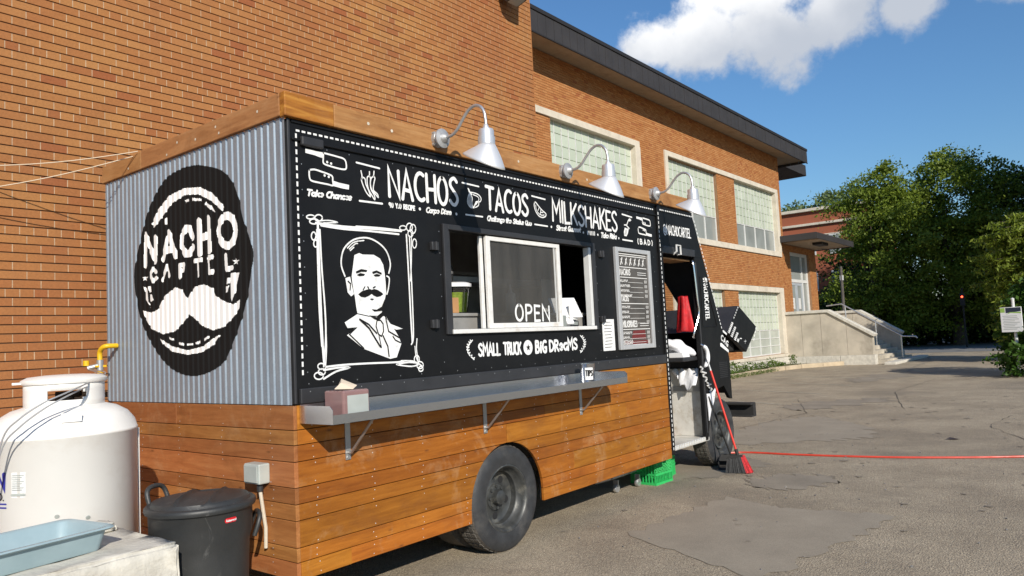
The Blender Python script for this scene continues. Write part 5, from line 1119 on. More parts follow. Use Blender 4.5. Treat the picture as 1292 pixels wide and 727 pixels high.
# cab lettering
lettering('white word @NACHOCARTEL above the cab door', lambda a: a.word('@NACHOCARTEL', side(836.8, 295), side(870.8, 300.6), side(836.5, 283.5), 0.016, 0.13), YC - 0.0005)
def vert_word(a):
    x0, z0 = side(887.2, 350.5); x1, z1 = side(890.8, 403.5); H = 0.105
    tot = sum(GL[c_][0] + .2 for c_ in '#NACHOCARTEL') - .2; L_ = math.hypot(x1 - x0, z1 - z0); d = np.array([(x1 - x0) / L_, (z1 - z0) / L_]); up = np.array([-d[1], d[0]]); s_ = L_ / tot; q = 0
    for ch in '#NACHOCARTEL':
        for st in GL[ch][1]: a.stroke([np.array([x0, z0]) + d * ((q + p[0]) * s_) + up * (p[1] * H - .02) for p in st], 0.015)
        q += GL[ch][0] + .2
lettering('white word #NACHOCARTEL running down the cab pillar', vert_word, YC - 0.0015)
def fender_word(a):
    f = crop(900, 370, 8.08); a.word('CAG', f(72, 470), f(140, 545), f(80, 425), 0.017, .25); a.poly([f(*p) for p in ((64, 508), (78, 508), (150, 580), (150, 606), (64, 540))]); a.poly([f(*p) for p in ((88, 378), (98, 378), (132, 412), (128, 428), (92, 398))])
lettering('white letters and stripe low on the cab flank', fender_word, YC - 0.0015)
b = MB()
for k in range(9): b.box(6.10, 6.34, -0.010, -0.0055, 1.06 + k * 0.022, 1.068 + k * 0.022)
b.build('vent_louvres', 'black_grey', tk, fix=False)
# hood assembly tipped forward
A_, B_, C_, D_ = (6.835, 1.947), (7.418, 1.658), (6.992, 1.341), (6.417, 1.614)
b = MB(); b.prism([A_, B_, C_, (6.96, 1.37), (7.33, 1.66), (6.83, 1.905), (6.45, 1.61), D_], PX, 0.05, 2.30); b.prism([A_, B_, C_, D_], PX, 0.0, 0.05); b.prism([A_, B_, C_, D_], PX, 2.30, 2.34)
hd = b.build('hood', 'black_grey', tk, fix=True)
b = MB(); b.prism([A_, B_, C_, D_], PX, -0.006, -0.0005); b.build('hood_side', 'black_paint', hd)
a = Art(fs(-0.0065)); f = crop(900, 370, 8.08)
def hood_marks(a):
    for p0, p1, pt, tx in (((140, 395), (180, 300), (128, 375), 'TAKE'),): pass
    for r_, (u0, v0) in enumerate(((150, 400), (180, 440), (212, 475), (240, 490))):
        n_ = (7, 6, 5, 2)[r_]; st = (((40, -110)), (38, -105), (30, -80), (10, -30))[r_]
        for k in range(n_):
            u, v = u0 + st[0] * k / n_, v0 + st[1] * k / n_; a.stroke([f(u - 8, v - 7), f(u + 8, v + 7)], 0.012); a.stroke([f(u + 2, v - 9), f(u + 10, v - 1)], 0.009)
    a.stroke([f(262, 462), f(280, 462)], 0.012); a.stroke([f(308, 490), f(330, 490)], 0.006); a.stroke([f(320, 475), f(318, 512)], 0.006)
hood_marks(a); a.build('lettering', 'white_paint', hd)
da = Art(fs(-0.0065)); P0 = np.array(f(248, 140)); P1 = np.array(f(196, 275)); dashes(P0, P1, 0.05, 0.028, 0.016); dashes(f(432, 345), f(404, 498), 0.06, 0.04, 0.02); o = da.build('dashed_border', 'white_paint', hd); o['kind'] = 'stuff'
b = MB(); b.box(6.45, 6.88, 0.10, 2.2, 1.36, 1.60); b.box(6.44, 6.75, 0.45, 2.0, 0.62, 1.355); b.box(6.76, 7.17, 0.75, 1.7, 0.52, 0.7); b.build('engine_bay', 'chassis', tk, bevel=0.03)
b = MB(); b.box(7.18, 7.26, 0.02, 2.42, 0.475, 0.66); b.box(7.10, 7.18, 0.02, 2.42, 0.63, 0.66); b.box(7.10, 7.18, 0.02, 2.42, 0.475, 0.495); b.build('bumper', 'chassis', tk, bevel=0.015)
# chassis
b = MB()
for yy in (0.75, 1.62): b.box(0.3, 7.18, yy, yy + 0.08, 0.50, 0.68)
b.box(1.85, 2.0, 0.3, 2.15, 0.34, 0.48); b.box(6.05, 6.2, 0.3, 2.15, 0.32, 0.42); b.lathe([(0.0, -.17), (0.17, -.1), (0.2, 0), (0.17, .1), (0, .17)], T(1.93, 1.22, 0.40) @ rot('Z', 90), 16); b.build('chassis_rail', 'chassis', tk)
simple('red_oxide', (0.22, 0.02, 0.02), 0.6); b = MB(); b.box(5.4, 5.9, 0.45, 0.6, 0.30, 0.42); b.build('fuel_tank', 'red_oxide', tk, bevel=0.02)
# ---- wheels
def wheel(name, x, y, z, R_=0.405, W_=0.235, dish=0.10, dual=False):
    Mw = T(x, y, z) @ rot('X', -90)          # local +Z -> +Y (inwards)
    ti = MB(); k = R_ / 0.405
    prof = [(0.255, 0.012), (0.262, 0.004), (0.275, 0.002), (0.32, -0.006), (0.355, -0.004), (0.385, 0.008), (0.398, 0.020)]
    ti.lathe([(r * k, zz) for r, zz in prof], Mw, 64, 0)
    nb = 64; vs = []; rows = [(0.398, 0.020), (0.405, 0.040), (0.405, W_ - 0.04), (0.398, W_ - 0.02), (0.30, W_), (0.25, W_ - 0.01)]
    ti.lathe([(r * k, zz) for r, zz in rows], Mw, nb, 1)
    for q in range(44):                       # tread blocks
        a0 = 2 * math.pi * q / 44
        for zz in (0.045, 0.095, 0.145):
            Mb = Mw @ rot('Z', math.degrees(a0)) ; ti.box(0.400 * k, 0.411 * k, -0.019, 0.019, zz, zz + 0.038, 1, M=Mb)
    root = ti.build(name, ('rubber', 'tread'), tk, sharp=35)
    rm_ = MB(); rm_.lathe([(0.262 * k, 0.008), (0.250 * k, 0.004), (0.240 * k, 0.012), (0.232 * k, 0.03), (0.222 * k, 0.075), (0.205 * k, 0.085), (0.200 * k, dish), (0.175 * k, dish + 0.015), (0.12 * k, dish + 0.012), (0.105 * k, dish)], Mw, 48, 0); rm_.build('rim', 'rim_grey', root, sharp=50)
    for q in range(5):                       # hand holes, dark
        a0 = 2 * math.pi * q / 5 + 0.3; hb = MB(); hb.lathe([(0.0, 0), (0.03, 0.0)], Mw @ rot('Z', math.degrees(a0)) @ T(0.148 * k, 0, dish + 0.010), 14); hb.build('hand_hole', 'dark_void', root, fix=False)
    hub = MB(); hub.lathe([(0.105 * k, dish), (0.10 * k, dish - 0.01), (0.062, dish - 0.015), (0.055, dish - 0.06), (0.035, dish - 0.07), (0, dish - 0.07)], Mw, 28, 0)
    for q in range(8):
        a0 = 2 * math.pi * q / 8; hub.lathe([(0.014, dish + .002), (0.013, dish - 0.026), (0, dish - 0.027)], Mw @ rot('Z', math.degrees(a0)) @ T(0.083 * k, 0, 0), 6, 0, smooth=False)
    hub.build('hub', 'rim_grey', root, sharp=40); return root
wheel('wheel', 1.925, -0.012, 0.405, dish=0.13); wheel('wheel', 6.14, 0.035, 0.405, dish=0.03)
wheel('wheel', 1.925, 1.95, 0.405); wheel('wheel', 6.14, 2.12, 0.405)
b = MB(); b.lathe([(0.25, 0.26), (0.405, 0.29), (0.405, 0.48), (0.25, 0.5)], T(1.925, 0, 0.405) @ rot('X', -90), 40); b.build('inner_wheel', 'tread', tk)
b = MB(); b.prism([(5.70, 0.92), (5.78, 0.98), (6.02, 1.02), (6.30, 0.98), (6.42, 0.85), (6.30, 0.94), (6.02, 0.985), (5.8, 0.945)], PX, 0.037, 0.30); b.build('fender_liner', 'chassis', tk)
# white torn sheet by the front arch
b = MB(); f = crop(880, 480, 5.59); b.prism([side(880 + u / 5.59, 480 + v / 5.59, -0.02) for u, v in ((62, 95), (95, 92), (118, 60), (128, 40), (112, 150), (92, 215), (80, 285), (76, 230), (70, 180))], PX, -0.030, -0.022); o = b.build('torn_sheet', 'plastic_bag', tk); o['label'] = 'torn white sheet on the front wheel arch'
b = MB(); pts = []
for k in range(20): u, v = 884 + k * .85 + 2.2 * math.sin(k * 1.9), 463 + k * 2.0; x, z = side(u, v, -0.02); pts.append((x, -0.02 + .012 * math.sin(k * 2.7), z))
b.tube(pts, 0.012, 6); o = b.build('cable_tangle', 'alu_white', tk)
# ---- electric box on the end wall
simple('grey_box', (0.42, 0.45, 0.42), 0.5, 0.1, var=0.1)
b = MB(); b.box(-0.105, -0.027, 0.225, 0.385, 0.845, 0.965); eb = b.build('electric_box', 'grey_box', tk, bevel=0.008)
b = MB(); b.box(-0.112, -0.106, 0.235, 0.375, 0.855, 0.955); b.build('cover', 'grey_box', eb, bevel=0.003); b = MB(); b.tube([(-0.07, 0.27, 0.845), (-0.07, 0.27, 0.80)], 0.02, 10); b.build('gland', 'black_grey', eb)
b = MB(); b.tube([(-0.07, 0.27, 0.81), (-0.06, 0.262, 0.7), (-0.045, 0.258, 0.58), (-0.045, 0.262, 0.46)], 0.011, 8); b.build('cable', 'limestone', eb)
# ---- gas fittings on the end wall
simple('yellow_pipe', (0.70, 0.42, 0.01), 0.45, var=0.1)
YG = 2.30
b = MB(); b.tube(smooth([(-0.02, 2.26, 1.745), (-0.09, 2.26, 1.745), (-0.115, 2.29, 1.735), (-0.12, 2.33, 1.70), (-0.12, 2.33, 1.64)], 4), 0.019, 12); gp = b.build('gas_pipe', 'yellow_pipe', tk)
b = MB(); b.tube([(-0.12, 2.33, 1.64), (-0.12, 2.33, 1.56)], 0.025, 12); b.tube([(-0.12, 2.33, 1.60), (-0.20, 2.36, 1.58)], 0.02, 10); b.build('valve', 'steel_dull', gp)
b = MB(); b.tube([(-0.12, 2.33, 1.56), (-0.12, 2.33, 1.49)], 0.020, 12); b.box(-0.16, -0.08, 2.31, 2.345, 1.585, 1.60); b.tube([(-0.20, 2.38, 1.64), (-0.20, 2.38, 1.60)], 0.022, 10); b.build('valve_handle', 'yellow_pipe', gp)
# ---- strings from the roof corner
simple('string', (0.62, 0.50, 0.36), 0.8)
for k, (p0, p1) in enumerate((((-0.036, 1.84, 3.203), (-0.95, 2.60, 3.09)), ((-0.036, 1.92, 3.18), (-1.05, 2.60, 2.87)))):
    b = MB(); P0, P1 = Vector(p0), Vector(p1); b.tube([P0.lerp(P1, q) - Vector((0, 0, 0.03 * math.sin(q * math.pi))) for q in np.linspace(0, 1, 9)], 0.0042, 5)
    tag(b.build('string', 'string'), ('upper', 'lower')[k] + ' of two pale strings tied to the roof corner of the truck', 'string')
# ================================================================== THINGS ROUND THE TRUCK
# ---- propane tank
simple('tank_white', (0.80, 0.78, 0.74), 0.35, var=0.03, vscale=3, dirt=(0.72, 0.68, 0.62), dscale=2.2); simple('tank_blue', (0.03, 0.035, 0.30), 0.5); simple('hose_grey', (0.45, 0.45, 0.45), 0.4, 0.4)
TX, TY, TR = -0.845, 1.075, 0.384
tn = thing('propane_tank', 'large white upright propane tank beside the truck end', 'propane tank', (TX, TY, 0))
b = MB(); b.lathe([(0.30, 0.02), (0.34, 0.06), (TR, 0.16), (TR, 1.21), (TR + .004, 1.213), (TR + .004, 1.228), (TR, 1.231), (TR - 0.012, 1.275), (TR - 0.05, 1.325), (TR - 0.11, 1.362), (TR - 0.19, 1.385), (0.0, 1.40)], T(TX, TY, 0), 72, cap0=True); b.build('body', 'tank_white', tn, sharp=60)
b = MB(); b.lathe([(0.30, 0.0), (0.30, 0.06)], T(TX, TY, 0), 40); b.build('foot_ring', 'tank_white', tn)
cl = MB(); n = 64; rows = [1.355, 1.415, 1.428, 1.458, 1.472, 1.525]; cR = 0.210
camang = math.degrees(math.atan2(CAM_LOC[1] - TY, CAM_LOC[0] - TX)) + 2
for j in range(len(rows) - 1):
    for k in range(n):
        q0, q1 = 2 * math.pi * k / n, 2 * math.pi * (k + 1) / n; mid = math.degrees((q0 + q1) / 2); dd = (mid - camang + 180) % 360 - 180; dd2 = (mid - camang) % 360 - 180
        lim = 29 if j in (2,) else 25
        if 1 <= j <= 3 and (abs(dd) < lim or abs(dd2) < lim): continue
        cl.add([(TX + cR * math.cos(q0), TY + cR * math.sin(q0), rows[j]), (TX + cR * math.cos(q1), TY + cR * math.sin(q1), rows[j]), (TX + cR * math.cos(q1), TY + cR * math.sin(q1), rows[j + 1]), (TX + cR * math.cos(q0), TY + cR * math.sin(q0), rows[j + 1])], [(0, 1, 2, 3)], 0, True)
o = cl.build('collar', 'tank_white', tn, sharp=180, fix=False); bm = bmesh.new(); bm.from_mesh(o.data); bmesh.ops.remove_doubles(bm, verts=bm.verts, dist=1e-4); bmesh.ops.recalc_face_normals(bm, faces=bm.faces); bm.to_mesh(o.data); bm.free(); o.modifiers.new('t', 'SOLIDIFY').thickness = 0.008
b = MB(); b.lathe([(0.0, 1.508), (0.218, 1.510), (0.226, 1.524), (0.224, 1.535), (0.19, 1.552), (0.10, 1.560), (0.0, 1.562)], T(TX, TY, 0), 56); q = math.radians(camang - 88); b.box(0.20, 0.262, -0.04, 0.04, 1.515, 1.527, M=T(TX, TY, 0) @ rot('Z', camang - 90)); b.build('lid', 'tank_white', tn, sharp=50)
b = MB(); b.tube([(TX, TY, 1.39), (TX, TY, 1.46)], 0.05, 14); b.tube([(TX - .05, TY - .06, 1.44), (TX + .09, TY + .02, 1.44)], 0.02, 8); b.build('valve', 'bronze', tn)
def on_tank(deg, z, r=0.0): q = math.radians(camang + deg); return (TX + (TR + r) * math.cos(q), TY + (TR + r) * math.sin(q), z)
ft = lambda u, v, h: on_tank(math.degrees(u / TR), v, 0.0015 + h)
a = Art(ft, 0.0)
a.word('LAN', (-0.515, 0.965), (-0.335, 0.965), (-0.515, 1.045), 0.026, .2); a.stroke([(-0.5 + k * .02, 0.882) for k in range(10)], 0.008); a.stroke([(-0.5 + k * .02, 0.862) for k in range(10)], 0.008)
a.build('lettering', 'tank_blue', tn)
a = Art(ft, 0.0); a.word('CO. LTD.', (-0.53, 0.902), (-0.337, 0.902), (-0.53, 0.938), 0.008, .16); a.build('lettering', 'black_grey', tn)
a = Art(ft, 0.0); a.poly([(-0.285, 0.915), (-0.205, 0.915), (-0.205, 1.05), (-0.285, 1.05)]); st_ = a.build('sticker', 'white_paint', tn)
a = Art(ft, 0.0035)
for k in range(8): a.stroke([(-0.278, 1.035 - k * .011), (-0.212 - (k % 3) * .01, 1.035 - k * .011)], 0.003)
a.stroke([(-0.28, 0.932), (-0.21, 0.932)], 0.012); a.build('sticker_text', 'grey_box', st_)
b = MB()
for dg, zz in ((-8, .80), (-8, .70), (14, .77), (-22, .68)): p = on_tank(dg, zz, .001); b.tube([p, on_tank(dg, zz - .002, .006)], 0.012, 8)
b.build('scuff_marks', 'grey_box', tn)
pw_ = [on_tank(86, 1.21, .006), on_tank(87, 0.9, .006), on_tank(87, 0.3, .006)]; b = MB(); b.tube(pw_, 0.006, 6); b.build('weld_seam', 'tank_white', tn)
b = MB()     # two grey pigtail hoses
for k, off in enumerate((0.0, 0.022)):
    pts = smooth([(-0.20, 2.34, 1.57), (-0.39, 1.60, 1.53 + off), (-0.655, 1.10, 1.500 + off), (-0.86, 0.80 - off, 1.475 + off), (-1.00, 0.69, 1.435 + off), (-1.10, 0.685, 1.385 + off * 1.5), (-1.20, 0.72, 1.30 + off * 2), (-1.255, 0.79, 1.20 + off * 2), (-1.29, 0.86, 0.95)], 6); b.tube(pts, 0.0046, 8)
gh = b.build('gas_hose', 'hose_grey'); tag(gh, 'pair of thin grey gas hoses draped over the propane tank', 'hose')
b = MB(); b.box(-0.05, 0.05, -0.001, 0.001, -0.0, 0.05, M=T(*on_tank(3, 1.30, -.02)) @ rot('Z', camang + 90)); tag(b.build('hose_tag', 'white_paint'), 'small white tag tied on the grey gas hoses', 'tag')
# ---- concrete block, stone lump, tub
def rough_box(name, x0, x1, y0, y1, z0, z1, mat, amp, label, cat, seed=1, cuts=14, rz=0):
    bm = bmesh.new(); bmesh.ops.create_cube(bm, size=1); bmesh.ops.scale(bm, vec=(x1 - x0, y1 - y0, z1 - z0), verts=bm.verts); bmesh.ops.bevel(bm, geom=bm.edges[:], offset=0.018, segments=3, affect='EDGES'); bmesh.ops.subdivide_edges(bm, edges=bm.edges[:], cuts=cuts, use_grid_fill=True)
    from mathutils import noise as mn
    c_ = Vector(((x0 + x1) / 2, (y0 + y1) / 2, (z0 + z1) / 2)); s_ = Vector((x1 - x0, y1 - y0, z1 - z0)); Mz = Matrix.Rotation(math.radians(rz), 3, 'Z')
    bm.normal_update(); nn = [v.normal.copy() for v in bm.verts]
    for v, n_ in zip(bm.verts, nn):
        p = Mz @ v.co + c_
        e = amp * (mn.fractal(p * 9 + Vector((seed, 0, 0)), 1.0, 2.0, 4) + 0.6 * mn.fractal(p * 40, 1.0, 2.0, 3)); v.co = p + (Mz @ n_) * e
    me = bpy.data.meshes.new(name); bm.to_mesh(me); bm.free()
    for p in me.polygons: p.use_smooth = True
    return tag(link(name, me, None, (mat,)), label, cat)
rough_box('concrete_block', -1.95, -0.742, -0.065, 0.64, 0.0, 0.70, 'concrete_pale', 0.006, 'rough pale concrete block in front of the white tank', 'block')
rough_box('stone_lump', -1.05, -0.80, 0.50, 0.63, 0.69, 0.745, 'concrete_pale', 0.010, 'rounded lump of cement on the block behind the blue tub', 'stone', 4, 6)
m, t, b_ = newmat('blue_plastic'); co = objco(t, world=True); t.links.new(ramp(t, noise(t, co, 6, 5), [(0.3, (0.27, 0.365, 0.395)), (0.7, (0.33, 0.43, 0.46))]), b_.inputs['Base Color']); b_.inputs['Roughness'].default_value = 0.42
bt = MB(); Mb = T(-1.335, 0.265, 0.704) @ rot('Z', 9)
def rrect(hx, hy, r, n=6):
    out = []
    for cx_, cy_, a0 in ((hx - r, hy - r, 0), (-hx + r, hy - r, 90), (-hx + r, -hy + r, 180), (hx - r, -hy + r, 270)):
        for k in range(n + 1): q = math.radians(a0 + 90 * k / n); out.append((cx_ + r * math.cos(q), cy_ + r * math.sin(q)))
    return out
rings = [(0.275, 0.165, 0.03, 0.0), (0.285, 0.172, 0.04, 0.012), (0.305, 0.192, 0.045, 0.095), (0.325, 0.212, 0.05, 0.098), (0.335, 0.222, 0.055, 0.106), (0.330, 0.217, 0.055, 0.113), (0.305, 0.192, 0.045, 0.112), (0.297, 0.184, 0.045, 0.104), (0.278, 0.166, 0.04, 0.018), (0.268, 0.156, 0.03, 0.006)]
V_ = [Mb @ Vector((x, y, z)) for hx, hy, r, z in rings for x, y in rrect(hx, hy, r)]; nr = len(rrect(1, 1, .1))
bt.add(V_, [(j * nr + k, j * nr + (k + 1) % nr, (j + 1) * nr + (k + 1) % nr, (j + 1) * nr + k) for j in range(len(rings) - 1) for k in range(nr)] + [tuple(reversed(range(nr))), tuple((len(rings) - 1) * nr + k for k in range(nr))], 0, True)
tag(bt.build('plastic_tub', 'blue_plastic', None, sharp=50), 'shallow pale blue plastic tub on the concrete block', 'tub')
# ---- trash can
m, t, b_ = newmat('can_plastic'); co = objco(t, world=True)
c = ramp(t, noise(t, co, 5, 6, 0.65), [(0.3, (0.022, 0.023, 0.023)), (0.7, (0.036, 0.037, 0.037))])
sc_ = ramp(t, noise(t, objco(t, (2.2, 2.2, 1.1), True), 3.1, 8, 0.74, 2.2), [(0.60, (0, 0, 0)), (0.70, (1, 1, 1))]); c = mixc(t, mth(t, 'MULTIPLY', sc_, 0.35), c, (0.20, 0.20, 0.19))
t.links.new(c, b_.inputs['Base Color']); b_.inputs['Roughness'].default_value = 0.48; bump(t, b_, noise(t, co, 120, 3), 0.15, 0.003)
GX, GY_ = -0.465, 0.235
tc_ = thing('trash_can', 'round black plastic trash can with scuffed lid at the truck corner', 'trash can', (GX, GY_, 0))
b = MB(); b.lathe([(0.215, 0.0), (0.225, 0.01), (0.236, 0.22), (0.246, 0.42), (0.250, 0.55), (0.253, 0.60), (0.268, 0.66), (0.272, 0.80), (0.277, 0.805)], T(GX, GY_, 0), 64, cap0=True); b.build('body', 'can_plastic', tc_, sharp=60)
lid = MB(); n = 96; prof = [(0.288, 0.788), (0.292, 0.80), (0.290, 0.815), (0.28, 0.825), (0.262, 0.822), (0.255, 0.832)] + [(0.25 * (1 - k / 30), 0.843 + 0.018 * (1 - (1 - k / 30) ** 2)) for k in range(31)]; V_ = []
for r, zz in prof:
    for k in range(n):
        q = 2 * math.pi * k / n; x, y = r * math.cos(q), r * math.sin(q); dz = 0.0
        if r < 0.25:
            u = (x * 0.74 - y * 0.67)            # ridge across the lid
            w_ = min(1, (0.262 - r) / 0.03); dz = (0.014 * math.exp(-((abs(u) - 0.085) / 0.014) ** 2) - 0.010 / (1 + math.exp((abs(u) - 0.078) * 260))) * w_
        V_.append((GX + x, GY_ + y, zz + dz))
lid.add(V_, [(j * n + k, j * n + (k + 1) % n, (j + 1) * n + (k + 1) % n, (j + 1) * n + k) for j in range(len(prof) - 1) for k in range(n)], 0, True); lid.build('lid', 'can_plastic', tc_, sharp=60)
for dg, dz_ in ((camang - 138, 0.015), (camang + 88, -0.17)):
    q = math.radians(dg); ux, uy = math.cos(q), math.sin(q); tx_, ty_ = -uy, ux
    hp_ = smooth([(GX + ux * .268 - tx_ * .075, GY_ + uy * .268 - ty_ * .075, .77), (GX + ux * .296 - tx_ * .072, GY_ + uy * .296 - ty_ * .072, .85), (GX + ux * .306 - tx_ * .04, GY_ + uy * .306 - ty_ * .04, .885), (GX + ux * .306 + tx_ * .04, GY_ + uy * .306 + ty_ * .04, .885), (GX + ux * .296 + tx_ * .072, GY_ + uy * .296 + ty_ * .072, .85), (GX + ux * .268 + tx_ * .075, GY_ + uy * .268 + ty_ * .075, .77)], 4)
    hp_ = [(p[0], p[1], p[2] + dz_) for p in hp_]
    b = MB(); b.tube(hp_, 0.0135, 10); b.build('handle', 'can_plastic', tc_)
simple('label_red', (0.60, 0.012, 0.02), 0.4)
cang = math.degrees(math.atan2(CAM_LOC[1] - GY_, CAM_LOC[0] - GX)); fc = lambda u, v, h: (GX + (0.2715 + h) * math.cos(math.radians(cang) + u / .2715), GY_ + (0.2715 + h) * math.sin(math.radians(cang) + u / .2715), v)
a = Art(fc, 0.001); a.poly([(0.155 + x, 0.742 + y) for x, y in rrect(0.036, 0.0125, 0.011, 4)]); lb = a.build('label', 'label_red', tc_)
a = Art(fc, 0.0045); a.word('Rubbermaid', (0.126, 0.737), (0.184, 0.737), (0.126, 0.7475), 0.0022, .12); a.build('lettering', 'white_paint', lb)
# ---- napkin box and tip cup on the shelf
m, t, b_ = newmat('smoked_plastic'); b_.inputs['Base Color'].default_value = (0.34, 0.20, 0.19, 1); b_.inputs['Roughness'].default_value = 0.15; b_.inputs['Alpha'].default_value = 0.72
nb = thing('napkin_dispenser', 'smoked plastic napkin dispenser with a paper napkin on the counter shelf', 'dispenser', (0.3, -0.2, 1.21))
nx0, nx1, ny0, ny1, nz0, nz1 = 0.135, 0.335, -0.285, -0.105, 1.209, 1.385
b = MB(); b.box(nx0, nx1, ny0, ny1, nz0, nz1); b.build('case', 'smoked_plastic', nb, bevel=0.012)
b = MB(); b.box(nx0 + .02, nx1 - .02, ny0 + .02, ny1 - .02, nz0 + .004, nz0 + .085); b.build('napkin_stack', 'chassis', nb)
b = MB(); b.box(nx0 + .03, nx1 - .012, ny0 - 0.002, ny0 - 0.0004, nz0 + .02, nz1 - .03); ad_ = b.build('side_card', 'grey_box', nb)
simple('napkin', (0.66, 0.55, 0.42), 0.85, var=0.08)
b = MB(); cx_, cy_ = (nx0 + nx1) / 2 - .02, (ny0 + ny1) / 2; b.add([(cx_ - .085, cy_ - .02, nz1 + .012), (cx_ - .01, cy_ + .05, nz1 + .014), (cx_ + .03, cy_ + .06, nz1 + .065), (cx_ + .085, cy_ - .02, nz1 + .022), (cx_ + .03, cy_ - .05, nz1 + .004), (cx_ - .02, cy_, nz1 + .045)], [(0, 5, 1), (5, 2, 1), (5, 3, 2), (0, 4, 5), (4, 3, 5)]); o = b.build('napkin', 'napkin', nb, fix=False); o.modifiers.new('t', 'SOLIDIFY').thickness = 0.003
cp = thing('tip_can', 'shiny steel can with a white TIPS label on the counter shelf', 'can', (2.93, -0.2, 1.21))
b = MB(); b.lathe([(0.058, 1.208), (0.061, 1.215), (0.066, 1.395), (0.068, 1.40), (0.064, 1.40), (0.06, 1.25), (0.0, 1.25)], T(2.915, -0.17, 0), 32, cap0=True); b.build('body', 'steel', cp, sharp=50)
cg = math.degrees(math.atan2(CAM_LOC[1] + .17, CAM_LOC[0] - 2.915)); ftc = lambda u, v, h: (2.915 + (0.0655 + h) * math.cos(math.radians(cg) + u / .064), -0.17 + (0.0655 + h) * math.sin(math.radians(cg) + u / .064), v)
a = Art(ftc, 0.001)
for k in range(6): a.poly([(-0.02 + k * .0115, 1.26), (-0.02 + (k + 1) * .0115, 1.26), (-0.02 + (k + 1) * .0115, 1.365), (-0.02 + k * .0115, 1.365)])
lb = a.build('label', 'white_paint', cp)
a = Art(ftc, 0.005); a.word('TIPS', (-0.012, 1.295), (0.042, 1.295), (-0.012, 1.342), 0.008, .2); a.build('lettering', 'logo_black', lb)
# ---- milk crates
simple('crate_green', (0.03, 0.46, 0.115), 0.45, var=0.1, vscale=10)
def crate(x, y, rz, L_, D_, H_, label):
    root = thing('milk_crate', label, 'crate', (x, y, 0.0), 'green milk crates under the cab step'); M = T(x, y, 0) @ rot('Z', rz); b = MB(); w = 0.012
    for (u0, u1, v0, v1) in ((0, L_, 0, w), (0, L_, D_ - w, D_), (0, w, w, D_ - w), (L_ - w, L_, w, D_ - w)):
        for z0, z1 in ((0.0, 0.025), (H_ - 0.03, H_), (H_ * .38, H_ * .38 + 0.02)): b.box(u0, u1, v0, v1, z0, z1, M=M)
    b.box(w, L_ - w, w, D_ - w, 0.005, 0.015, M=M)
    b.build('body', 'crate_green', root)
    for v in (0.001, D_ - w + .001):
        lt = MB(); n = 11
        for k in range(n + 1): u = 0.004 + k * (L_ - 0.014) / n; lt.box(u, u + 0.006, v, v + 0.009, 0.024, H_ * .381, M=M)
        s_ = 0.034; z0, z1 = H_ * .38 + .019, H_ - 0.029; k = -8
        while k * s_ < L_:
            for sg in (1, -1):
                u0 = k * s_; u1 = u0 + (z1 - z0); ua, ub = (u0, u1) if sg > 0 else (u1, u0)
                pa, pb = Vector((ua, v + .0035 + .002 * sg, z0)), Vector((ub, v + .0035 + .002 * sg, z1)); d = pb - pa
                t0 = max(0, ((0.004 if d.x > 0 else L_ - .004) - pa.x) / d.x); t1 = min(1, ((L_ - .004 if d.x > 0 else .004) - pa.x) / d.x)
                if t1 - t0 > .05: q0, q1 = pa + d * t0, pa + d * t1; lt.tube([M @ q0, M @ q1], 0.0045, 4, smooth=False)
            k += 1
        lt.build('side_lattice', 'crate_green', root)
    for u in (0.001, L_ - w + .001):
        lt = MB()
        for k in range(8): v = w + k * (D_ - 2 * w) / 8; lt.box(u, u + .009, v, v + .008, 0.024, H_ - .029, M=M)
        lt.build('side_lattice', 'crate_green', root)
crate(4.66, 0.17, -4, 0.345, 0.33, 0.27, 'green plastic milk crate nearest the wood skirt under the cab step')
crate(5.04, 0.24, 10, 0.345, 0.33, 0.30, 'green plastic milk crate farther along under the cab step')
# ---- dolly under the skirt
dl = thing('dolly', 'low grey pipe dolly with small casters under the wood skirt', 'dolly', (4.2, 0.4, 0))
b = MB(); b.tube([(4.15, 0.42, 0.15), (4.62, 0.40, 0.16)], 0.02, 8); b.tube([(4.05, 0.55, 0.11), (4.62, 0.55, 0.12)], 0.018, 8); b.tube([(4.15, 0.42, 0.15), (4.05, 0.55, 0.11)], 0.018, 8); b.build('frame', 'steel_dull', dl)
for x, y in ((4.18, 0.38), (4.56, 0.34)):
    b = MB(); b.lathe([(0.0, -.02), (0.04, -.02), (0.046, -.01), (0.046, .01), (0.04, .02), (0, .02)], T(x, y, 0.046) @ rot('X', 90), 20); cw = b.build('caster', 'galvanised', dl)
    b = MB(); b.box(x - .01, x + .01, y - .028, y + .028, 0.046, 0.13); b.build('fork', 'steel_dull', cw)
# ---- broom and dustpan
simple('handle_red', (0.62, 0.03, 0.015), 0.4); simple('bristle_black', (0.035, 0.035, 0.035), 0.7, var=0.4, vscale=60); simple('bristle_red', (0.50, 0.02, 0.025), 0.7, var=0.4, vscale=60)
br = thing('broom', 'angled broom with a red handle leaning on the cab', 'broom', (5.65, -0.33, 0))
top = Vector((5.69, -0.035, 1.325)); foot = Vector((5.685, -0.33, 0.225)); d_ = (top - foot).normalized()
b = MB(); b.tube([foot, foot + (top - foot) * 0.86], 0.0125, 12); b.build('handle', 'handle_red', br)
b = MB(); b.tube([foot + (top - foot) * 0.86, top], [0.0125, 0.010], 12); b.build('handle_tip', 'cast_grey', br)
b = MB(); b.prism([(-0.075, 0.205), (0.06, 0.21), (0.075, 0.185), (-0.11, 0.16), (-0.115, 0.175)], lambda u, v, d: (5.68 + u * 0.35 + d * .8, -0.33 - u * 0.94, v), -0.022, 0.022); b.tube([foot - d_ * .03, foot + d_ * .05], 0.02, 10); b.build('cap', 'chassis', br, bevel=0.004)
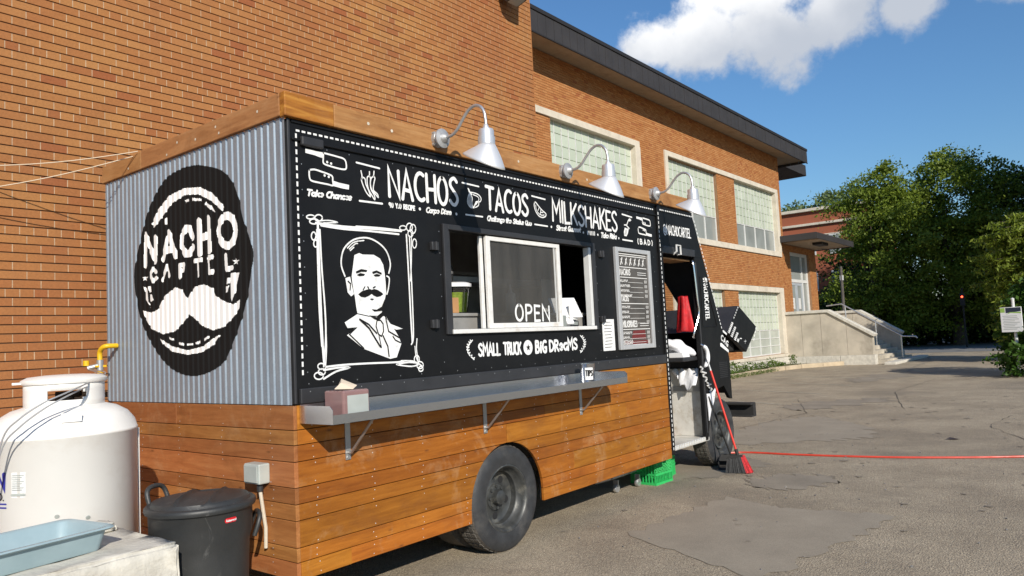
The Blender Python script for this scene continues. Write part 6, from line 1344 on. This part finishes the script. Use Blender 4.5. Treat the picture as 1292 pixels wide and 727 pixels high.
def bristles(name, u0, u1, mat, seed):
    r2 = random.Random(seed); mb = MB()
    for k in range(240):
        u = r2.uniform(u0, u1); w_ = r2.uniform(-.018, .018); s_ = (u + 0.02) * 1.55; zt = 0.185 + (u + .1) * 0.12
        mb.tube([(5.68 + u * .35 + w_ * .8, -0.33 - u * .94, zt), (5.68 + s_ * .35 + w_ * 2.1, -0.33 - s_ * .94 - .004, 0.004 + r2.uniform(0, .012))], 0.0024, 3, cap=False, smooth=False)
    mb.build(name, mat, br, fix=False)
bristles('bristles', -0.105, 0.038, 'bristle_black', 1); bristles('red_bristles', 0.038, 0.075, 'bristle_red', 2)
dp = thing('dustpan', 'black upright dustpan behind the broom', 'dustpan', (5.95, -0.1, 0))
b = MB(); b.tube([(5.68, -0.03, 0.87), (5.97, -0.13, 0.16)], 0.011, 10); b.build('handle', 'chassis', dp)
b = MB(); Md = T(5.93, -0.13, 0.0) @ rot('Z', -70)
b.box(-.13, .13, -.12, .10, 0.004, 0.010, M=Md); b.box(-.13, -.124, -.10, .10, 0.010, .09, M=Md); b.box(.124, .13, -.10, .10, 0.010, .09, M=Md); b.prism([(-.13, .01), (.13, .01), (.10, .16), (-.10, .16)], lambda u, v, d: Md @ Vector((u, d, v)), .094, .10); b.prism([(-.13, .09), (.13, .09), (.10, .16), (-.10, .16)], lambda u, v, d: Md @ Vector((u, d + (v - .09) * .5, v)), -.0, .006); b.build('pan', 'chassis', dp, bevel=0.003)
# ---- red hose across the lot
simple('hose_red', (0.55, 0.05, 0.025), 0.45, var=0.15)
hp_ = smooth([(6.6, 0.62, .012), (7.06, 0.19, .012), (7.12, -0.45, .012), (7.2, -1.1, .012), (7.35, -1.75, .012), (7.62, -2.45, .012), (7.95, -3.05, .012), (8.5, -3.9, .012), (9.3, -5.0, .012)], 8)
b = MB(); b.tube(hp_, 0.0125, 8); tag(b.build('garden_hose', 'hose_red'), 'long red hose lying across the asphalt from the cab', 'hose')
b = MB(); b.add([(9.08, -1.98, .008), (9.13, -1.93, .03), (9.16, -2.0, .008), (9.10, -2.05, .01), (9.06, -1.90, .02)], [(0, 1, 3), (1, 2, 3), (0, 4, 1)]); o = b.build('dead_leaf', 'bronze', None, fix=False); o.modifiers.new('t', 'SOLIDIFY').thickness = 0.003; tag(o, 'small dry leaf alone on the open asphalt', 'leaf')

# ================================================================== VEGETATION
def leaf_mat(name, cols, trans=0.35):
    m, t, b = newmat(name); r = rnd(t); co = objco(t, world=True)
    c = ramp(t, r, [(0.0, cols[0]), (0.5, cols[1]), (1.0, cols[2])]); c = mixc(t, mth(t, 'MULTIPLY', noise(t, co, 0.6, 3), 0.5), c, cols[0])
    t.links.new(c, b.inputs['Base Color']); b.inputs['Roughness'].default_value = 0.55; b.inputs['Specular IOR Level'].default_value = 0.3
    tl = t.nodes.new('ShaderNodeBsdfTranslucent'); t.links.new(c, tl.inputs[0]); mx = t.nodes.new('ShaderNodeMixShader'); mx.inputs[0].default_value = trans
    t.links.new(b.outputs[0], mx.inputs[1]); t.links.new(tl.outputs[0], mx.inputs[2]); t.links.new(mx.outputs[0], t.nodes['Material Output'].inputs[0])
leaf_mat('leaf_green', [(0.105, 0.155, 0.013), (0.165, 0.225, 0.022), (0.235, 0.295, 0.042)])
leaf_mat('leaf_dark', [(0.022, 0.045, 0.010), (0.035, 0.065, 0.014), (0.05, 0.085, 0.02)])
leaf_mat('leaf_blue', [(0.11, 0.16, 0.06), (0.15, 0.205, 0.085), (0.19, 0.25, 0.11)])
leaf_mat('leaf_yew', [(0.13, 0.18, 0.016), (0.20, 0.255, 0.028), (0.28, 0.33, 0.05)])
leaf_mat('leaf_ivy', [(0.035, 0.085, 0.010), (0.06, 0.13, 0.018), (0.10, 0.19, 0.03)])
leaf_mat('leaf_weed', [(0.06, 0.11, 0.015), (0.10, 0.16, 0.025), (0.16, 0.20, 0.05)])
simple('bark', (0.085, 0.065, 0.048), 0.95, var=0.35, vscale=8, bmp=0.6, bscale=25)
def leaf_cards(C, S, rng, aspect=0.62, nrm=None, flat=0.0):
    """quads (kite leaves with a fold) at centres C of size S"""
    n = len(C); a = rng.normal(size=(n, 3)); a /= np.linalg.norm(a, axis=1)[:, None]; b = rng.normal(size=(n, 3))
    if flat: b = b * (1 - flat) + np.array([0, 0, 1.0]) * flat * 2; 
    b -= a * (a * b).sum(1)[:, None]; b /= np.linalg.norm(b, axis=1)[:, None] + 1e-9
    if flat: nn = b; a = a - nn * (a * nn).sum(1)[:, None]; c = np.cross(nn, a); b = c
    S = S[:, None]; V = np.stack([C - a * S * .5, C + b * S * .5 * aspect + a * S * .08, C + a * S * .55, C - b * S * .5 * aspect + a * S * .08], 1)
    F = np.arange(n * 4).reshape(n, 4); return V.reshape(-1, 3), F
def crown_points(lobes, ncl, per, spread, rng, shell=0.55):
    vol = np.array([(l[3] * l[4] * l[5]) ** .72 for l in lobes]); pick = rng.choice(len(lobes), ncl, p=vol / vol.sum()); Lb = np.array(lobes)[pick]
    d = rng.normal(size=(ncl, 3)); d /= np.linalg.norm(d, axis=1)[:, None]; rad = shell + (1 - shell) * rng.random(ncl) ** 0.6; rad *= 1 + 0.14 * rng.normal(size=ncl)
    cc = Lb[:, :3] + d * rad[:, None] * Lb[:, 3:6]; sp = spread * rng.uniform(.55, 1.35, ncl)
    P = cc[:, None, :] + rng.normal(size=(ncl, per, 3)) * sp[:, None, None] * np.array([1, 1, .42]); P[..., 2] -= 0.25 * ((P[..., 0] - cc[:, None, 0]) ** 2 + (P[..., 1] - cc[:, None, 1]) ** 2) / (sp[:, None] + .05); return P.reshape(-1, 3), cc
def tree(name, label, x, y, lobes, ncl, per, spread, size, mat, seed, trunk_r=0.25, trunk_h=3.0, group=None, cat='tree', flat=0.0, aspect=.62, shell=.55):
    rng = np.random.default_rng(seed); root = thing(name, label, cat, (x, y, 0), group)
    lb = [(x + l[0], y + l[1], l[2], l[3], l[4], l[5]) for l in lobes]
    if cat == 'tree' and mat != 'leaf_dark':
        for q in range(16):
            l = lb[int(rng.integers(len(lobes)))]; d = rng.normal(size=3); d[2] = abs(d[2]) * .8 + .1; d /= np.linalg.norm(d); r_ = rng.uniform(.45, .85); lb.append((l[0] + d[0] * l[3] * 1.12, l[1] + d[1] * l[4] * 1.12, l[2] + d[2] * l[5] * 1.12, r_, r_, r_ * .9))
    P, cc = crown_points(lb, ncl, per, spread, rng, shell); P = P[P[:, 2] > 0.05]
    V, F = leaf_cards(P, size * rng.uniform(.6, 1.35, len(P)), rng, aspect, flat=flat); fast_mesh('crown', V, F, mat, root)
    b = MB(); r2 = random.Random(seed); top = max(l[2] for l in lb)
    b.tube([(x, y, -0.05), (x + r2.uniform(-.1, .1), y, trunk_h * .5), (x + r2.uniform(-.2, .2), y + r2.uniform(-.2, .2), trunk_h)], [trunk_r * 1.25, trunk_r, trunk_r * .8], 10)
    b.build('trunk', 'bark', root); fork = Vector((x, y, trunk_h * .92)); lm = MB()
    for k in rng.choice(len(cc), min(26, len(cc)), replace=False):
        q = Vector(cc[k]); mid = fork.lerp(q, .5) + Vector((r2.uniform(-.3, .3), r2.uniform(-.3, .3), .35)) * (q - fork).length * .25; rr_ = trunk_r * r2.uniform(.25, .5)
        lm.tube([fork, mid, q], [rr_, rr_ * .6, rr_ * .2], 6, cap=False)
    lm.build('limbs', 'bark', root, fix=False); return root
GT = 'trees beyond the parking lot'
tree('maple_tree', 'broad sunlit green tree highest behind the parking lot', 54, 4.2, [(0, 0, 9.6, 3.2, 3.0, 2.7), (0.5, -2.4, 10.4, 1.9, 1.7, 2.0), (0.2, 0.3, 11.6, 1.6, 1.3, 1.5), (0, 2.4, 8.8, 2.8, 2.2, 2.8), (-1, 0.6, 6.4, 3.6, 4.2, 2.6), (0, -3.0, 7.0, 3, 3, 2.6), (-1, 0, 3.6, 3.2, 4.6, 2.4)], 380, 190, .50, .185, 'leaf_green', 11, .35, 4.0, GT)
tree('maple_tree', 'sunlit green tree on the left edge of the grove, beside the canopy', 52, 8.7, [(0, 0.2, 9.0, 2.4, 1.7, 2.5), (-.5, -1.2, 7.2, 3, 2.4, 2.6), (0, 0.6, 5.2, 2.6, 1.9, 2.6), (0, 0.5, 10.7, 1.3, 1.0, 1.3), (0, -1.6, 9.9, 1.6, 1.2, 1.6), (0, -.5, 3.0, 2.4, 2.4, 2.2)], 240, 170, .42, .175, 'leaf_green', 12, .3, 3.0, GT)
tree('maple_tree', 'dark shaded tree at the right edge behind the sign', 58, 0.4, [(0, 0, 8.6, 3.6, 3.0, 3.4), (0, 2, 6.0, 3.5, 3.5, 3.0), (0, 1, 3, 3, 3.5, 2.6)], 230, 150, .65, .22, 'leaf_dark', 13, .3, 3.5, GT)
tree('linden_tree', 'hazy pale green tree behind the red brick building', 78, 20.5, [(0, 0, 11.8, 4, 4.5, 3.2), (0, 5, 11.0, 4, 4, 3), (0, -4, 11, 3, 3, 3)], 420, 36, .7, .4, 'leaf_blue', 14, .35, 5, GT)

for k, (x, y, h, r_) in enumerate(((56.5, 11.0, 7.2, 2.3), (56, 8.6, 4.0, 2.2), (58, 6.0, 4.4, 2.4), (57, 3.2, 3.8, 2.2), (59, 0.6, 4.2, 2.4), (62, 13.4, 5.0, 2.6))):
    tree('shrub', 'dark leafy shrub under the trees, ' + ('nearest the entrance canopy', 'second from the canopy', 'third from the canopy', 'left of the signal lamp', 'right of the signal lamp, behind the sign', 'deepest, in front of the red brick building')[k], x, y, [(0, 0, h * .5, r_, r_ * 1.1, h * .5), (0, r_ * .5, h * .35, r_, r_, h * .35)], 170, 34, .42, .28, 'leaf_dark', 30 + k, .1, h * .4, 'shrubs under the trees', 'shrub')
# trees just outside the frame on the right whose shade falls across the road
for k, (x, y, s_) in enumerate(((43.5, -7.6, 1.04), (49, -7.6, 1.16), (55, -7.4, 1.2), (62.5, -7.0, 1.15), (70, -6.5, 1.2))):
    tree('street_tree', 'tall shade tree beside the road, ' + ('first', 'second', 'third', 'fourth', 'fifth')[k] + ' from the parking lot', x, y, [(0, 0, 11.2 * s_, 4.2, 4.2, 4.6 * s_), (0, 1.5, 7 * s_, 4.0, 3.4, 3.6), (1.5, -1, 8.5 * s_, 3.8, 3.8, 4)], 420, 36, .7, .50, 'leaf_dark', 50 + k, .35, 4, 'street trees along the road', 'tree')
# feathery evergreen by the sign
def yew(x, y, K):
    rng = np.random.default_rng(77); root = thing('evergreen_tree', 'feathery yellow green evergreen with drooping sprays above the sign', 'tree', (x, y, 0)); C = []; br_ = MB()
    b = MB(); b.tube([(x, y, 0), (x, y, 3), (x + .1, y, 4.9 * K)], [.16, .11, .03], 8); b.build('trunk', 'bark', root)
    for k in range(400):
        z = (0.75 + 3.4 * rng.random()) * K; a = rng.uniform(0, 6.283); L_ = (2.5 - 0.30 * abs(z / K - 2.6)) * K * .82 * rng.uniform(.5, 1.0); n_ = 46
        rise = rng.uniform(.15, .5); pts = []
        for i in range(n_):
            f = .25 + .75 * i / (n_ - 1); px = x + math.cos(a) * L_ * f; py = y + math.sin(a) * L_ * f; pz = z + rise * L_ * f - .55 * (f ** 2) * L_ * .55; pts.append((px, py, pz))
            for w in range(4): C.append((px + rng.normal() * .13 * (1.2 - f * .6), py + rng.normal() * .13 * (1.2 - f * .6), pz - abs(rng.normal()) * .10))
        br_.tube([(x, y, z)] + pts[::15], [.03, .02, .014, .01, .006][:len(pts[::15]) + 1], 4, cap=False)
    br_.build('branches', 'bark', root, fix=False); C = np.array(C); V, F = leaf_cards(C, .19 * rng.uniform(.6, 1.3, len(C)), rng, .34, flat=.35); fast_mesh('crown', V, F, 'leaf_yew', root)
yew(31.5, -2.0, 1.28)
# ivy mass that swallows the sign post
iv = thing('ivy_hedge', 'rounded ivy covered hedge around the white sign', 'hedge', (22, -2.3, 0)); rng = np.random.default_rng(5)
Lb = [(22.5, -1.85, 1.25, .35, .55, .95), (22.35, -2.3, 0.5, .8, 1.05, .65), (22.5, -2.3, 1.0, .6, .85, .7), (22.65, -2.25, 1.7, .45, .7, .7), (22.8, -2.7, 2.3, .7, .9, .7), (22.6, -3.4, 1.0, 1.2, 1.2, 1.1), (23.3, -3.4, 2.4, 1, 1.1, .9)]
P, cc = crown_points(Lb, 760, 30, .13, rng, .86); P = P[(P[:, 2] > .02)]; sgn = (P[:, 0] < 22.02) & (P[:, 1] > -1.74) & (P[:, 1] < -1.3) & (P[:, 2] > 1.2) & (P[:, 2] < 1.95); P = P[~sgn]
V, F = leaf_cards(P, .12 * rng.uniform(.6, 1.3, len(P)), rng, .8, flat=.2); fast_mesh('leaves', V, F, 'leaf_ivy', iv)
b = MB()
for k in range(30): q = cc[k]; b.tube([(22.6, -2.7, 0), (22.6 + (q[0] - 22.6) * .6, -2.7 + (q[1] + 2.7) * .6, q[2] * .7), tuple(q)], [.02, .014, .006], 5, cap=False)
b.build('stems', 'bark', iv, fix=False)
# sign on a post
simple('sign_white', (0.78, 0.78, 0.77), 0.45); simple('sign_dark', (0.02, 0.03, 0.055), 0.5); simple('sign_green', (0.30, 0.48, 0.10), 0.5)
sg = thing('sign_board', 'white notice sign with dark and green header standing in the ivy', 'sign', (22, -1.6, 0)); Ms = T(21.93, -1.60, 1.56) @ rot('Z', -103)
b = MB(); b.box(-.255, .255, -.02, .02, -.34, .34, M=Ms); b.build('panel', 'sign_white', sg, bevel=0.004)
b = MB(); b.tube([(21.99, -1.66, 0), (21.99, -1.66, 2.10)], 0.04, 10); b.lathe([(0.045, 2.1), (0.045, 2.13), (0.0, 2.16)], T(21.99, -1.66, 0), 10); b.build('post', 'alu_white', sg)
fsg = lambda u, v, h: tuple(Ms @ Vector((u, -0.0205 - h, v)))
a = Art(fsg, 0.001); a.poly([(-.12, .18), (.25, .22), (.25, .325), (-.12, .325)]); a.build('header', 'sign_dark', sg)
a = Art(fsg, 0.001); a.poly([(-.25, .20), (-.14, .20), (-.14, .325), (-.25, .325)]); a.poly([(-.13, .13), (.0, .185), (.25, .16), (.25, .20), (-.02, .205)]); a.build('header_band', 'sign_green', sg)
a = Art(fsg, 0.001); rr = random.Random(9)
for k in range(9): a.stroke([(-.20 + .02 * (k % 2), .10 - k * .045), (.20 - rr.uniform(0, .14), .10 - k * .045)], 0.016)
a.build('sign_text', 'grey_box', sg)
# weeds along the far wall
WC = []
for k in range(16):
    rng = np.random.default_rng(200 + k); x = 19.2 + k * .66 + rng.uniform(-.2, .2); y = 6.95 + rng.uniform(-.12, .25); h = rng.uniform(.12, .42) * (1.5 if k in (8, 11, 12) else 1); n_ = 70
    WC.append(np.stack([x + rng.normal(size=n_) * .16, y + rng.normal(size=n_) * .09, .1 + h * rng.random(n_)], 1))
WC = np.concatenate(WC); V, F = leaf_cards(WC, .11 * rng.uniform(.6, 1.4, len(WC)), rng, .4); o = fast_mesh('weeds', V, F, 'leaf_weed'); o['kind'] = 'stuff'; o['label'] = 'green weeds growing between the kerb and the far wall'
gr = np.random.default_rng(9); n_ = 2600; gx = 17 + 12 * gr.random(n_); C = np.stack([gx, np.where(gr.random(n_) < .6, 6.47 - .02 * gr.random(n_), 6.78 + .5 * gr.random(n_)), .02 + .12 * gr.random(n_)], 1); C[C[:, 1] > 6.7, 2] += .08
V, F = leaf_cards(C, .09 * gr.uniform(.6, 1.3, n_), gr, .22); o = fast_mesh('grass', V, F, 'leaf_weed'); o['kind'] = 'stuff'; o['label'] = 'thin grass along the kerb'
# utility post and a red signal lamp down the road
pp = thing('wooden_post', 'weathered wooden post standing behind the entrance steps', 'post', (46, 9.1, 0)); simple('old_wood', (0.09, 0.08, 0.07), 0.95, var=0.3)
b = MB(); b.tube([(46, 9.15, 0), (46, 9.1, 5.25)], [.105, .085], 10); b.build('shaft', 'old_wood', pp); b = MB(); b.box(45.93, 46.0, 8.98, 9.18, 4.4, 4.7); b.build('plate', 'alu_white', pp)
sgl = thing('traffic_signal', 'lit red signal lamp in the dark under the trees', 'traffic light', (48.5, 3.14, 0))
b = MB(); b.tube([(48.6, 3.14, 0), (48.6, 3.14, 3.5)], .05, 8); b.build('pole', 'chassis', sgl); b = MB(); b.box(48.42, 48.65, 3.02, 3.26, 2.45, 3.2); b.build('housing', 'chassis', sgl, bevel=0.02)
m, t, b_ = newmat('signal_red'); b_.inputs['Base Color'].default_value = (.3, .01, .01, 1); b_.inputs['Emission Color'].default_value = (1, .08, .03, 1); b_.inputs['Emission Strength'].default_value = 6.0
b = MB(); b.lathe([(0, .02), (.035, .014), (.055, 0)], T(48.41, 3.14, 2.97) @ rot('Y', -90), 16); b.build('lens', 'signal_red', sgl)
